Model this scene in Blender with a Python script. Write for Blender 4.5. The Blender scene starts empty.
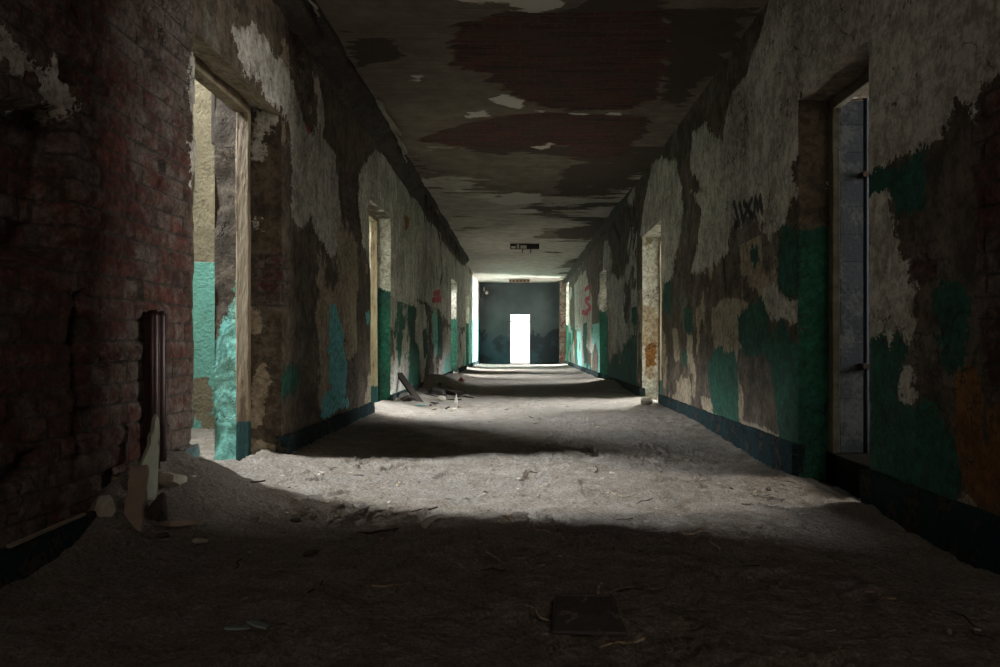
import bpy, math, random
import numpy as np

rng = random.Random(7)
scene = bpy.context.scene
COL = scene.collection

# ------------------------------------------------------------------ camera model
F, CX, CY, H = 778.0, 520.0, 344.0, 0.75
DL, DR, ZC, YE, T = 1.53, 1.66, 3.04, 29.0, 0.44      # wall distances, ceiling, end wall, wall thickness
YB = -2.5                                              # wall behind the camera


def onL(p):
    Y = F * DL / (CX - p[0]); return (Y, H + (CY - p[1]) * Y / F)
def onR(p):
    Y = F * DR / (p[0] - CX); return (Y, H + (CY - p[1]) * Y / F)
def onC(p):
    Y = F * (ZC - H) / (CY - p[1]); return ((p[0] - CX) * Y / F, Y)
def onY(p, Y):
    return ((p[0] - CX) * Y / F, H + (CY - p[1]) * Y / F)
def onF(p, z=0.0):
    Y = F * (H - z) / (p[1] - CY); return ((p[0] - CX) * Y / F, Y)

# ------------------------------------------------------------------ numpy noise
def _h(ix, iy, s):
    with np.errstate(over='ignore'):
        h = (ix.astype(np.int64) * 374761393 + iy.astype(np.int64) * 668265263 + s * 974634787) & 0xFFFFFFFF
        h = ((h ^ (h >> 13)) * 1274126177) & 0xFFFFFFFF
        h = (h ^ (h >> 16)) & 0xFFFFFF
    return h / float(0xFFFFFF)
def vn(x, y, s=0):
    x = np.asarray(x, float); y = np.asarray(y, float)
    x0 = np.floor(x); y0 = np.floor(y)
    fx = x - x0; fy = y - y0
    fx = fx * fx * (3 - 2 * fx); fy = fy * fy * (3 - 2 * fy)
    a = _h(x0, y0, s); b = _h(x0 + 1, y0, s); c = _h(x0, y0 + 1, s); d = _h(x0 + 1, y0 + 1, s)
    return (a * (1 - fx) + b * fx) * (1 - fy) + (c * (1 - fx) + d * fx) * fy
def fbm(x, y, s=0, o=4):
    x = np.asarray(x, float); y = np.asarray(y, float)
    r = 0.0; a = 0.5; t = 0.0
    for k in range(o):
        r = r + a * vn(x * 2 ** k + 17.3 * k, y * 2 ** k + 5.1 * k, s + k); t += a; a *= 0.5
    return r / t
def sm(x, a, b):
    t = np.clip((x - a) / (b - a), 0, 1); return t * t * (3 - 2 * t)

def sdf(px, py, poly):
    """signed distance, positive inside"""
    shp = px.shape; px = px.ravel(); py = py.ravel()
    d2 = np.full(px.shape, 1e9); ins = np.zeros(px.shape, bool)
    n = len(poly)
    for i in range(n):
        ax, ay = poly[i]; bx, by = poly[(i + 1) % n]
        ex, ey = bx - ax, by - ay
        L = ex * ex + ey * ey + 1e-12
        t = np.clip(((px - ax) * ex + (py - ay) * ey) / L, 0, 1)
        dx = px - ax - t * ex; dy = py - ay - t * ey
        d2 = np.minimum(d2, dx * dx + dy * dy)
        c = (ay > py) != (by > py)
        if abs(by - ay) > 1e-12:
            ins ^= c & (px < ex * (py - ay) / (by - ay) + ax)
    d = np.sqrt(d2)
    return np.where(ins, d, -d).reshape(shp)
def usdf(px, py, polys, conv):
    r = np.full(px.shape, -1.0)
    for p in polys:
        r = np.maximum(r, sdf(px, py, [conv(q) for q in p]))
    return r
def stroke(px, py, lines, conv, w):
    r = np.full(px.shape, -1.0)
    for ln in lines:
        pts = [conv(q) for q in ln]
        for (ax, ay), (bx, by) in zip(pts[:-1], pts[1:]):
            ex, ey = bx - ax, by - ay; L = ex * ex + ey * ey + 1e-12
            t = np.clip(((px - ax) * ex + (py - ay) * ey) / L, 0, 1)
            d = np.hypot(px - ax - t * ex, py - ay - t * ey)
            r = np.maximum(r, w - d)
    return r

def brick_h(u, v, bw=0.26, rh=0.08, m=0.006):
    row = np.floor(v / rh)
    w = np.where(np.mod(row, 2) == 0, bw * 0.5, bw)
    off = np.where(np.mod(row, 2) == 0, w * 0.5, 0.0)
    n = np.floor((u + off) / w)
    x = u + off - w * n; y = v - rh * row
    md = np.minimum(np.minimum(x, w - x), np.minimum(y, rh - y))
    r = _h(n, row, 91)
    return sm(md, 0.002, 0.014), r, md

# ------------------------------------------------------------------ mesh helpers
ATTRS = ('wu', 'wv', 'a_white', 'a_green', 'a_teal', 'a_brick', 'a_orange', 'a_ink', 'a_red', 'a_pale')

def mesh_np(name, V, Fc, mats, attrs=None, midx=None, smooth=False, parent=None):
    me = bpy.data.meshes.new(name)
    V = np.asarray(V, np.float32)
    if isinstance(Fc, np.ndarray):
        me.vertices.add(len(V)); me.vertices.foreach_set('co', V.ravel())
        nf = len(Fc); k = Fc.shape[1]
        me.loops.add(nf * k); me.loops.foreach_set('vertex_index', Fc.astype(np.int32).ravel())
        me.polygons.add(nf)
        me.polygons.foreach_set('loop_start', (np.arange(nf) * k).astype(np.int32))
        me.polygons.foreach_set('loop_total', np.full(nf, k, np.int32))
        me.update(calc_edges=True)
    else:
        me.from_pydata([tuple(map(float, v)) for v in V], [], Fc); me.update()
    for m in (mats if isinstance(mats, (list, tuple)) else [mats]):
        me.materials.append(m)
    if midx is not None:
        me.polygons.foreach_set('material_index', np.asarray(midx, np.int32))
    me.polygons.foreach_set('use_smooth', np.full(len(me.polygons), bool(smooth)))
    if attrs:
        for k, a in attrs.items():
            at = me.attributes.new(k, 'FLOAT', 'POINT')
            at.data.foreach_set('value', np.asarray(a, np.float32).ravel())
    me.validate()
    o = bpy.data.objects.new(name, me); COL.objects.link(o)
    if parent: o.parent = parent
    return o

def struct(o):
    o['kind'] = 'structure'; return o
def tag(o, label, cat, group=None):
    o['label'] = label; o['category'] = cat
    if group: o['group'] = group
    return o
def empty(name, loc=(0, 0, 0)):
    o = bpy.data.objects.new(name, None); COL.objects.link(o); o.location = loc
    o.empty_display_size = 0.1
    return o

def grid_faces(nr, nc, keep=None, flip=False):
    i = np.arange(nr - 1)[:, None] * nc + np.arange(nc - 1)[None, :]
    f = np.stack([i, i + 1, i + nc + 1, i + nc], -1)
    if keep is not None: f = f[keep]
    else: f = f.reshape(-1, 4)
    return f[:, ::-1] if flip else f

class Patchwork:
    """collects grids, with attributes, into ONE mesh"""
    def __init__(s): s.V = []; s.F = []; s.A = {k: [] for k in ATTRS}; s.n = 0
    def add(s, X, Y, Z, attrs, keep=None, flip=False):
        nr, nc = X.shape
        s.V.append(np.stack([X, Y, Z], -1).reshape(-1, 3))
        s.F.append(grid_faces(nr, nc, keep, flip) + s.n)
        for k in ATTRS:
            a = attrs.get(k)
            s.A[k].append(np.broadcast_to(-1.0 if a is None else a, X.shape).ravel())
        s.n += nr * nc
    def build(s, name, mat, smooth=True, parent=None):
        return mesh_np(name, np.concatenate(s.V), np.concatenate(s.F), mat,
                       {k: np.concatenate(v) for k, v in s.A.items()}, smooth=smooth, parent=parent)

def box_vf(x0, x1, y0, y1, z0, z1):
    V = [(x0,y0,z0),(x1,y0,z0),(x1,y1,z0),(x0,y1,z0),(x0,y0,z1),(x1,y0,z1),(x1,y1,z1),(x0,y1,z1)]
    Fc = [(0,3,2,1),(4,5,6,7),(0,1,5,4),(1,2,6,5),(2,3,7,6),(3,0,4,7)]
    return V, Fc
class MB:
    def __init__(s): s.V = []; s.F = []
    def put(s, V, Fc):
        n = len(s.V); s.V += [tuple(v) for v in V]; s.F += [tuple(i + n for i in f) for f in Fc]; return s
    def box(s, *a): return s.put(*box_vf(*a))
    def tube(s, pts, r, k=8):
        pts = [np.array(p, float) for p in pts]; n0 = len(s.V); rs = r if isinstance(r, (list, tuple)) else [r] * len(pts)
        for i, p in enumerate(pts):
            d = pts[min(i + 1, len(pts) - 1)] - pts[max(i - 1, 0)]; d /= np.linalg.norm(d) + 1e-9
            a = np.cross(d, (0, 0, 1.0) if abs(d[2]) < .9 else (1.0, 0, 0)); a /= np.linalg.norm(a)
            b = np.cross(d, a)
            for j in range(k):
                t = 2 * math.pi * j / k
                s.V.append(tuple(p + rs[i] * (math.cos(t) * a + math.sin(t) * b)))
        for i in range(len(pts) - 1):
            for j in range(k):
                q = n0 + i * k; s.F.append((q + j, q + (j + 1) % k, q + k + (j + 1) % k, q + k + j))
        s.F.append(tuple(n0 + j for j in range(k))[::-1])
        s.F.append(tuple(n0 + (len(pts) - 1) * k + j for j in range(k)))
        return s
    def build(s, name, mat, parent=None, smooth=False, bevel=0.0):
        o = mesh_np(name, s.V, s.F, mat, smooth=smooth, parent=parent)
        if bevel:
            m = o.modifiers.new('bevel', 'BEVEL'); m.width = bevel; m.segments = 2; m.limit_method = 'ANGLE'
        return o

def subdiv_axis(a, b, n): return [a + (b - a) * i / n for i in range(n + 1)]

# ------------------------------------------------------------------ node helpers
class NT:
    def __init__(s, name, rough=0.9, spec=0.2):
        s.m = bpy.data.materials.new(name); s.m.use_nodes = True
        s.t = s.m.node_tree; s.t.nodes.clear()
        s.out = s.n('ShaderNodeOutputMaterial'); s.b = s.n('ShaderNodeBsdfPrincipled')
        s.t.links.new(s.b.outputs[0], s.out.inputs[0])
        s.b.inputs['Roughness'].default_value = rough
        s.b.inputs['Specular IOR Level'].default_value = spec
        s.pos = s.n('ShaderNodeNewGeometry').outputs['Position']
    def n(s, t): return s.t.nodes.new(t)
    def link(s, a, sock):
        if isinstance(a, bpy.types.NodeSocket): s.t.links.new(a, sock)
        elif isinstance(a, (tuple, list)):
            sock.default_value = (*a, 1.0) if len(a) == 3 and len(sock.default_value) == 4 else a
        else: sock.default_value = a
    def math(s, op, a, b=0.0, c=None):
        n = s.n('ShaderNodeMath'); n.operation = op; s.link(a, n.inputs[0]); s.link(b, n.inputs[1])
        if c is not None: s.link(c, n.inputs[2])
        return n.outputs[0]
    def add(s, a, b): return s.math('ADD', a, b)
    def mul(s, a, b): return s.math('MULTIPLY', a, b)
    def attr(s, name):
        n = s.n('ShaderNodeAttribute'); n.attribute_name = name; return n.outputs['Fac']
    def noise(s, scale, detail=6, rough=0.6, vec=None, stretch=None):
        n = s.n('ShaderNodeTexNoise'); n.inputs['Scale'].default_value = scale
        n.inputs['Detail'].default_value = detail; n.inputs['Roughness'].default_value = rough
        v = vec or s.pos
        if stretch:
            mp = s.n('ShaderNodeMapping'); mp.inputs['Scale'].default_value = stretch; s.t.links.new(v, mp.inputs[0]); v = mp.outputs[0]
        s.t.links.new(v, n.inputs['Vector']); return n.outputs['Fac']
    def voro(s, scale, feature='F1', vec=None):
        n = s.n('ShaderNodeTexVoronoi'); n.feature = feature; n.inputs['Scale'].default_value = scale
        s.t.links.new(vec or s.pos, n.inputs['Vector']); return n.outputs['Distance']
    def ramp(s, x, a, b, lo=0.0, hi=1.0, smooth=True):
        n = s.n('ShaderNodeMapRange'); n.clamp = True
        if smooth: n.interpolation_type = 'SMOOTHSTEP'
        s.link(x, n.inputs[0])
        for i, v in ((1, a), (2, b), (3, lo), (4, hi)): s.link(v, n.inputs[i])
        return n.outputs[0]
    def mix(s, f, a, b, mode='MIX'):
        n = s.n('ShaderNodeMix'); n.data_type = 'RGBA'; n.blend_type = mode
        s.link(f, n.inputs[0]); s.link(a, n.inputs[6]); s.link(b, n.inputs[7]); return n.outputs[2]
    def sep(s, v):
        n = s.n('ShaderNodeSeparateXYZ'); s.t.links.new(v, n.inputs[0]); return n.outputs
    def comb(s, x, y, z=0.0):
        n = s.n('ShaderNodeCombineXYZ')
        for i, v in enumerate((x, y, z)): s.link(v, n.inputs[i])
        return n.outputs[0]
    def bump(s, h, dist=1.0, strength=1.0):
        n = s.n('ShaderNodeBump'); n.inputs['Distance'].default_value = dist; n.inputs['Strength'].default_value = strength
        s.link(h, n.inputs['Height']); s.t.links.new(n.outputs[0], s.b.inputs['Normal'])
    def color(s, c): s.link(c, s.b.inputs['Base Color'])

# palette (albedo)
C_BROWN, C_BROWN2 = (0.135, 0.105, 0.075), (0.070, 0.055, 0.040)
C_WHITE, C_WHITE2 = (0.55, 0.53, 0.475), (0.34, 0.32, 0.28)
C_GREEN, C_GREEN2 = (0.020, 0.135, 0.088), (0.012, 0.058, 0.042)
C_TEAL, C_TEAL2 = (0.26, 0.60, 0.52), (0.15, 0.44, 0.40)

def wall_material(name, brick_axis='wu'):
    s = NT(name, 0.85, 0.25)
    n1 = s.noise(5.0, 8, 0.65); n2 = s.noise(38.0, 6, 0.7); n3 = s.noise(140.0, 3, 0.6); n0 = s.noise(1.6, 5, 0.6)
    d1 = s.math('SUBTRACT', n1, 0.5); d2 = s.math('SUBTRACT', n2, 0.5)
    dm = s.math('SUBTRACT', s.noise(15.0, 7, 0.72), 0.5)
    def mask(nm, a1, a2, e=0.003):
        v = s.add(s.attr(nm), s.add(s.mul(dm, a1 * 1.0), s.add(s.mul(d1, a1), s.mul(d2, a2 * 1.4))))
        return s.ramp(v, -e, e), v
    br = s.n('ShaderNodeTexBrick'); br.offset = 0.5; br.offset_frequency = 2; br.squash = 0.5; br.squash_frequency = 2
    for k, v in (('Scale', 1.0), ('Mortar Size', 0.006), ('Mortar Smooth', 0.25), ('Bias', 0.0), ('Brick Width', 0.26), ('Row Height', 0.08)):
        br.inputs[k].default_value = v
    br.inputs['Color1'].default_value = (0.185, 0.066, 0.050, 1); br.inputs['Color2'].default_value = (0.085, 0.044, 0.036, 1)
    br.inputs['Mortar'].default_value = (0.13, 0.115, 0.095, 1)
    s.t.links.new(s.comb(s.attr('wu'), s.attr('wv')), br.inputs['Vector'])
    # greyish mortar smeared over the brick faces
    sme = s.ramp(s.add(s.add(n0, s.mul(d1, .5)), s.mul(dm, 0.55)), 0.39, 0.53)
    bcol = s.mix(s.ramp(d1, -.1, .1), br.outputs['Color'], (0.115, .055, .045)); bcol = s.mix(br.outputs['Fac'], bcol, (0.135, .12, .10)); bcol = s.mix(s.mul(sme, 0.86), bcol, (0.170, 0.148, 0.128)); bcol = s.mix(s.mul(br.outputs['Fac'], .65), bcol, (0.055, .047, .040))
    bcol = s.mix(s.ramp(n2, 0.35, 0.7), s.mix(1.0, bcol, (0.55, 0.5, 0.5), 'MULTIPLY'), bcol)
    # undercoat
    base = s.mix(s.ramp(n1, 0.3, 0.7), C_BROWN2, C_BROWN)
    base = s.mix(s.ramp(n0, 0.55, 0.7), base, (0.16, 0.145, 0.12))
    base = s.mix(s.ramp(n2, 0.62, 0.72), base, (0.045, 0.035, 0.028))
    mk, _ = mask('a_brick', 0.16, 0.05); col = s.mix(mk, base, bcol)
    mp, _ = mask('a_pale', 0.10, 0.05); col = s.mix(mp, col, s.mix(n2, (0.40, 0.325, 0.235), (0.28, 0.225, 0.16)))
    mw, vw = mask('a_white', 0.22, 0.07)
    wc = s.mix(s.ramp(n0, 0.35, 0.68), C_WHITE, C_WHITE2)
    wc = s.mix(s.ramp(n2, 0.60, 0.74), wc, (0.16, 0.14, 0.115))
    wc = s.mix(s.ramp(s.noise(9.0, 5, 0.6, stretch=(1, 1, 0.18)), 0.52, 0.72, 0, 0.55), wc, (0.20, 0.17, 0.13))
    col = s.mix(mw, col, wc)
    rim = s.mul(s.ramp(vw, 0.0, 0.012), s.ramp(vw, 0.03, 0.012)); col = s.mix(s.mul(rim, 0.25), col, (0.55, 0.52, 0.46))
    mo, _ = mask('a_orange', 0.10, 0.05); col = s.mix(mo, col, s.mix(n1, (0.15, 0.048, 0.014), (0.22, 0.115, 0.03)))
    mg, vg = mask('a_green', 0.20, 0.08)
    gc = s.mix(s.ramp(n1, 0.3, 0.72), C_GREEN, C_GREEN2); gc = s.mix(s.ramp(s.add(dm, s.mul(d2, .4)), 0.10, 0.16), gc, (0.075, 0.064, 0.048)); gc = s.mix(s.ramp(s.noise(3.2, 5, .6), .54, .66, 0, .7), gc, (0.012, 0.045, 0.034))
    col = s.mix(mg, col, gc)
    mt, _ = mask('a_teal', 0.10, 0.04)
    tc = s.mix(s.ramp(n1, 0.35, 0.7), C_TEAL, C_TEAL2); tc = s.mix(s.ramp(n2, 0.66, 0.74), tc, (0.2, 0.22, 0.17))
    tc = s.mix(s.mul(s.ramp(s.sep(s.pos)[1], 5.2, 5.4), s.ramp(s.sep(s.pos)[1], 9.4, 9.2)), tc, s.mix(s.ramp(n1, 0.35, 0.7), (0.17, 0.56, 0.62), (0.11, 0.40, 0.45)))
    col = s.mix(mt, col, tc)
    mi, _ = mask('a_ink', 0.03, 0.02, 0.006); col = s.mix(s.mul(mi, 0.9), col, (0.012, 0.012, 0.014))
    mr, _ = mask('a_red', 0.03, 0.02, 0.006); col = s.mix(s.mul(mr, 0.85), col, (0.45, 0.02, 0.05))
    vv = s.n('ShaderNodeTexVoronoi'); vv.feature = 'DISTANCE_TO_EDGE'; vv.inputs['Scale'].default_value = 2.6
    wv_ = s.n('ShaderNodeVectorMath'); wv_.operation = 'ADD'; s.t.links.new(s.pos, wv_.inputs[0])
    nn_ = s.n('ShaderNodeTexNoise'); nn_.inputs['Scale'].default_value = 4.0; nn_.inputs['Detail'].default_value = 5; s.t.links.new(s.pos, nn_.inputs['Vector'])
    sc_ = s.n('ShaderNodeVectorMath'); sc_.operation = 'SCALE'; sc_.inputs['Scale'].default_value = .55; s.t.links.new(nn_.outputs['Color'], sc_.inputs[0])
    s.t.links.new(sc_.outputs[0], wv_.inputs[1]); s.t.links.new(wv_.outputs[0], vv.inputs['Vector'])
    crk = s.mul(s.ramp(vv.outputs['Distance'], .012, .004), s.ramp(n0, .46, .54))
    col = s.mix(s.mul(crk, .8), col, (.02, .017, .014))
    spk = s.ramp(s.add(s.noise(13, 4, .7), s.mul(d2, .35)), .665, .69)
    col = s.mix(s.mul(spk, .8), col, (.05, .042, .034))
    grime = s.ramp(s.add(s.noise(22, 6, .75), s.mul(d1, .5)), .36, .64)
    col = s.mix(1.0, col, s.mix(grime, (.55, .53, .50), (1.2, 1.2, 1.2)), 'MULTIPLY')
    s.color(col)
    bh = s.mul(s.math('SUBTRACT', 1.0, br.outputs['Fac']), 0.010)
    hgt = s.add(s.mul(mk, s.add(bh, s.add(-0.012, s.mul(n2, 0.01)))), s.add(s.mul(mw, 0.006), s.add(s.mul(mg, 0.003), s.mul(mt, 0.003))))
    hgt = s.add(hgt, s.add(s.mul(crk, -.008), s.mul(spk, -.004)))
    hgt = s.add(hgt, s.add(s.mul(n2, s.ramp(mw, 0, 1, 0.012, 0.004)), s.add(s.mul(n3, 0.003), s.mul(n1, 0.02))))
    s.bump(hgt, 1.0, 0.8)
    return s.m

def simple_mat(name, c1, c2, scale=12, rough=0.85, spec=0.25, bump=0.004, metal=0.0, stretch=None, c3=None):
    s = NT(name, rough, spec); s.b.inputs['Metallic'].default_value = metal
    oc = s.n('ShaderNodeTexCoord').outputs['Object']
    n = s.noise(scale, 7, 0.65, vec=oc, stretch=stretch); n2 = s.noise(scale * 6, 4, 0.6, vec=oc)
    c = s.mix(s.ramp(n, 0.33, 0.68), c1, c2)
    if c3: c = s.mix(s.ramp(n2, 0.58, 0.68), c, c3)
    s.color(c); s.bump(s.add(s.mul(n, bump), s.mul(n2, bump * 0.4)), 1.0, 0.9)
    return s.m

MW = wall_material('peeling_wall')
M_WOOD = simple_mat('old_painted_wood', (0.42, 0.36, 0.27), (0.25, 0.19, 0.12), 9, stretch=(6, 6, 0.6), c3=(0.10, 0.07, 0.045))
M_WOODD = simple_mat('dark_wood', (0.035, 0.027, 0.02), (0.018, 0.014, 0.012), 10, stretch=(1, 1, 1))
M_METAL = simple_mat('black_steel', (0.022, 0.016, 0.018), (0.05, 0.022, 0.018), 9, rough=0.38, spec=0.5, bump=0.001, metal=0.5)
M_PLATE = simple_mat('rusty_plate', (0.050, 0.048, 0.052), (0.085, 0.072, 0.062), 7, rough=0.8, bump=0.003, c3=(0.035, 0.04, 0.075))
M_PLAS = simple_mat('plaster_pale', (0.42, 0.40, 0.34), (0.30, 0.275, 0.22), 7, bump=0.006)
M_PLASB = simple_mat('plaster_tan', (0.265, 0.215, 0.165), (0.18, 0.145, 0.11), 7, bump=0.006)
M_PLASG = simple_mat('plaster_greenish', (0.32, 0.34, 0.27), (0.22, 0.23, 0.18), 6, bump=0.005)
M_BLUEG = simple_mat('plaster_bluegrey', (0.24, 0.27, 0.28), (0.10, 0.20, 0.20), 6, bump=0.006)
M_DARKS = simple_mat('dark_rubble', (0.055, 0.045, 0.038), (0.03, 0.026, 0.024), 9, bump=0.01)
M_TEALW = simple_mat('teal_lath', (0.10, 0.30, 0.30), (0.07, 0.12, 0.11), 9)
M_BRK = simple_mat('brick_piece', (0.22, 0.06, 0.045), (0.12, 0.05, 0.04), 9, bump=0.008)
M_REED = simple_mat('reed', (0.05, 0.035, 0.025), (0.03, 0.02, 0.015), 30)
M_WHITE = simple_mat('white_remnant', (0.75, 0.74, 0.7), (0.6, 0.58, 0.52), 10)
M_RUST = simple_mat('rust', (0.16, 0.06, 0.035), (0.09, 0.04, 0.03), 14)

def plinth_material():
    s = NT('plinth_paint', 0.9, 0.08)
    n1 = s.noise(6, 7, 0.65); n2 = s.noise(40, 5, 0.6)
    c = s.mix(s.ramp(n1, 0.42, 0.62), (0.014, 0.034, 0.039), (0.005, 0.008, 0.009))
    c = s.mix(s.ramp(s.add(n1, s.mul(n2, 0.5)), 0.78, 0.84), c, (0.05, 0.044, 0.036))
    s.color(c); s.bump(s.add(s.mul(n1, 0.03), s.mul(n2, 0.012)), 1.0, 1.0); return s.m
M_PLINTH = plinth_material()

def floor_material():
    s = NT('dusty_floor', 0.95, 0.1)
    n0 = s.noise(0.9, 5, 0.6); n1 = s.noise(7, 8, 0.68); n2 = s.noise(45, 7, 0.7); n3 = s.noise(170, 4, 0.65)
    v = s.voro(26); v2 = s.voro(75)
    c = s.mix(s.ramp(n1, 0.32, 0.68), (0.190, 0.158, 0.126), (0.30, 0.278, 0.245))
    c = s.mix(s.ramp(n0, 0.42, 0.62, 0, 0.6), c, (0.22, 0.205, 0.185))
    c = s.mix(s.ramp(n2, 0.60, 0.72), c, (0.10, 0.082, 0.065))
    c = s.mix(s.ramp(v2, 0.16, 0.06, 0, 0.6), c, (0.38, 0.355, 0.31))
    c = s.mix(s.ramp(n3, 0.64, 0.72), c, (0.42, 0.40, 0.36))
    gr = s.noise(95, 5, .75); c = s.mix(1.0, c, s.mix(s.ramp(gr, .34, .64), (.62, .60, .58), (1.18, 1.18, 1.18)), 'MULTIPLY')
    c = s.mix(s.ramp(s.noise(24, 6, .7), .60, .70, 0, .7), c, (.06, .05, .04))
    s.color(c)
    h = s.add(s.mul(n1, 0.02), s.add(s.mul(n2, 0.034), s.add(s.mul(n3, 0.011), s.mul(s.ramp(v, 0.0, 0.5), -0.012))))
    s.bump(h, 1.0, 1.0); return s.m
M_FLOOR = floor_material()

def ceiling_material():
    s = NT('peeling_ceiling', 0.9, 0.15)
    st = (1.0, 1.0, 1.0)
    n1 = s.noise(4.0, 8, 0.65); n2 = s.noise(30, 6, 0.7); n0 = s.noise(1.2, 5)
    d1 = s.math('SUBTRACT', n1, 0.5); d2 = s.math('SUBTRACT', n2, 0.5)
    wav = s.noise(3.0, 4, 0.6, stretch=(0.35, 9, 1))
    def mask(nm, a1, a2, e=0.004):
        return s.ramp(s.add(s.attr(nm), s.add(s.mul(dw, a1 * 2.8), s.add(s.mul(d1, a1), s.mul(d2, a2)))), -e, e)
    dw = s.math('SUBTRACT', s.noise(2.2, 7, 0.7, stretch=(.5, 2.6, 1)), .5)
    base = s.mix(s.ramp(n1, 0.3, 0.7), (0.115, 0.094, 0.070), (0.185, 0.158, 0.122))
    base = s.mix(s.ramp(wav, 0.5, 0.7, 0, 0.5), base, (0.085, 0.066, 0.048))
    br = s.n('ShaderNodeTexBrick'); br.offset = 0.5; br.offset_frequency = 2; br.squash = 1.0
    for k, v in (('Scale', 1.0), ('Mortar Size', 0.007), ('Mortar Smooth', 0.3), ('Brick Width', 0.26), ('Row Height', 0.13)):
        br.inputs[k].default_value = v
    br.inputs['Color1'].default_value = (0.105, 0.030, 0.024, 1); br.inputs['Color2'].default_value = (0.05, 0.024, 0.02, 1)
    br.inputs['Mortar'].default_value = (0.08, 0.066, 0.052, 1)
    s.t.links.new(s.comb(s.attr('wu'), s.attr('wv')), br.inputs['Vector'])
    mk = mask('a_brick', 0.20, 0.07); dk = mask('a_ink', 0.25, 0.08)
    bc = s.mix(s.ramp(n2, 0.42, 0.62, 0, 0.7), br.outputs['Color'], (0.10, 0.060, 0.048))
    bc = s.mix(s.ramp(n1, 0.45, 0.6, 0, 0.8), bc, (0.07, 0.046, 0.036))
    bc = s.mix(s.ramp(s.noise(7, 5, 0.7, stretch=(.25, 5, 1)), .52, .62, 0, .85), bc, (0.028, 0.02, 0.016))
    c = s.mix(dk, base, s.mix(n1, (0.075, 0.058, 0.042), (0.045, 0.036, 0.03)))
    c = s.mix(mk, c, bc)
    mw = mask('a_white', 0.16, 0.06); mp = mask('a_pale', 0.3, 0.08)
    c = s.mix(mp, c, s.mix(s.ramp(n1, 0.35, 0.65), (0.45, 0.42, 0.36), (0.33, 0.30, 0.25)))
    c = s.mix(mw, c, s.mix(n1, (0.62, 0.60, 0.54), (0.45, 0.43, 0.38)))
    s.color(c)
    h = s.add(s.mul(mk, s.add(-0.012, s.mul(s.math('SUBTRACT', 1.0, br.outputs['Fac']), 0.006))),
              s.add(s.mul(mw, 0.006), s.add(s.mul(mp, 0.004), s.add(s.mul(n2, 0.012), s.mul(n1, 0.02)))))
    h = s.add(h, s.mul(dk, -0.006))
    s.bump(h, 1.0, 0.8); return s.m
M_CEIL = ceiling_material()

def room_material(name, up1, up2, lo1, lo2, dado, spots=()):
    s = NT(name, 0.85, 0.25)
    n1 = s.noise(4, 7, 0.65); n2 = s.noise(35, 5, 0.65); z = s.sep(s.pos)[2]
    up = s.mix(s.ramp(n1, 0.35, 0.65), up1, up2); up = s.mix(s.ramp(n2, 0.6, 0.7), up, tuple(0.6 * c for c in up2))
    lo = s.mix(s.ramp(n1, 0.4, 0.7), lo1, lo2)
    low = s.ramp(s.add(z, s.mul(s.math('SUBTRACT', n2, 0.5), 0.02)), dado + 0.004, dado - 0.004)
    peel = s.ramp(s.add(n1, s.mul(s.math('SUBTRACT', n2, 0.5), 0.08)), 0.655, 0.66)
    low2 = s.mul(low, s.math('SUBTRACT', 1.0, peel))
    for (cx_, cz_, rx_, rz_) in spots:
        pp = s.sep(s.pos); ax = s.mul(s.add(pp[0], -cx_), 1 / rx_); az = s.mul(s.add(pp[2], -cz_), 1 / rz_)
        dd = s.math('SQRT', s.add(s.mul(ax, ax), s.mul(az, az)))
        hole = s.ramp(s.add(dd, s.mul(s.math('SUBTRACT', s.noise(11, 5, .65), .5), 1.6)), 1.0, 1.03)
        low2 = s.mul(low2, hole)
    spk = s.ramp(s.noise(16, 6, .75), .60, .66, 0, .6); up = s.mix(spk, up, tuple(.4 * c for c in up2)); lo = s.mix(s.mul(spk, .5), lo, tuple(.45 * c for c in lo2))
    s.color(s.mix(low2, up, lo)); s.bump(s.add(s.mul(low2, 0.006), s.add(s.mul(n2, 0.024), s.mul(n1, 0.04))), 1, 1.0)
    return s.m
M_ROOM1 = room_material('room_turquoise', (0.15, 0.128, 0.082), (0.105, 0.088, 0.054), (0.10, 0.26, 0.21), (0.085, 0.225, 0.18), 1.47, [(-2.80, .26, .10, .22), (-2.62, .05, .2, .10)])
M_ROOM2 = room_material('room_green', (0.60, 0.57, 0.50), (0.45, 0.42, 0.36), (0.06, 0.36, 0.22), (0.04, 0.26, 0.16), 1.25)

def tile_material():
    s = NT('blue_grey_tiles', 0.7, 0.12)
    n1 = s.noise(5, 6); n2 = s.noise(40, 4)
    br = s.n('ShaderNodeTexBrick'); br.offset = 0.0; br.squash = 1.0
    for k, v in (('Scale', 1.0), ('Mortar Size', 0.0025), ('Mortar Smooth', 0.2), ('Brick Width', 0.163), ('Row Height', 0.163)):
        br.inputs[k].default_value = v
    br.inputs['Color1'].default_value = (0.030, 0.034, 0.042, 1); br.inputs['Color2'].default_value = (0.023, 0.027, 0.034, 1)
    br.inputs['Mortar'].default_value = (0.008, 0.008, 0.009, 1)
    p = s.sep(s.pos); s.t.links.new(s.comb(s.add(p[0], 0.05), s.add(p[2], 0.064)), br.inputs['Vector'])
    c = s.mix(s.ramp(s.add(n1, s.mul(n2, 0.3)), 0.62, 0.8, 0, 0.6), br.outputs['Color'], (0.09, 0.09, 0.09))
    s.color(c); s.bump(s.mul(n2, 0.003), 1, .6); return s.m
M_TILE = tile_material()

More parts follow.
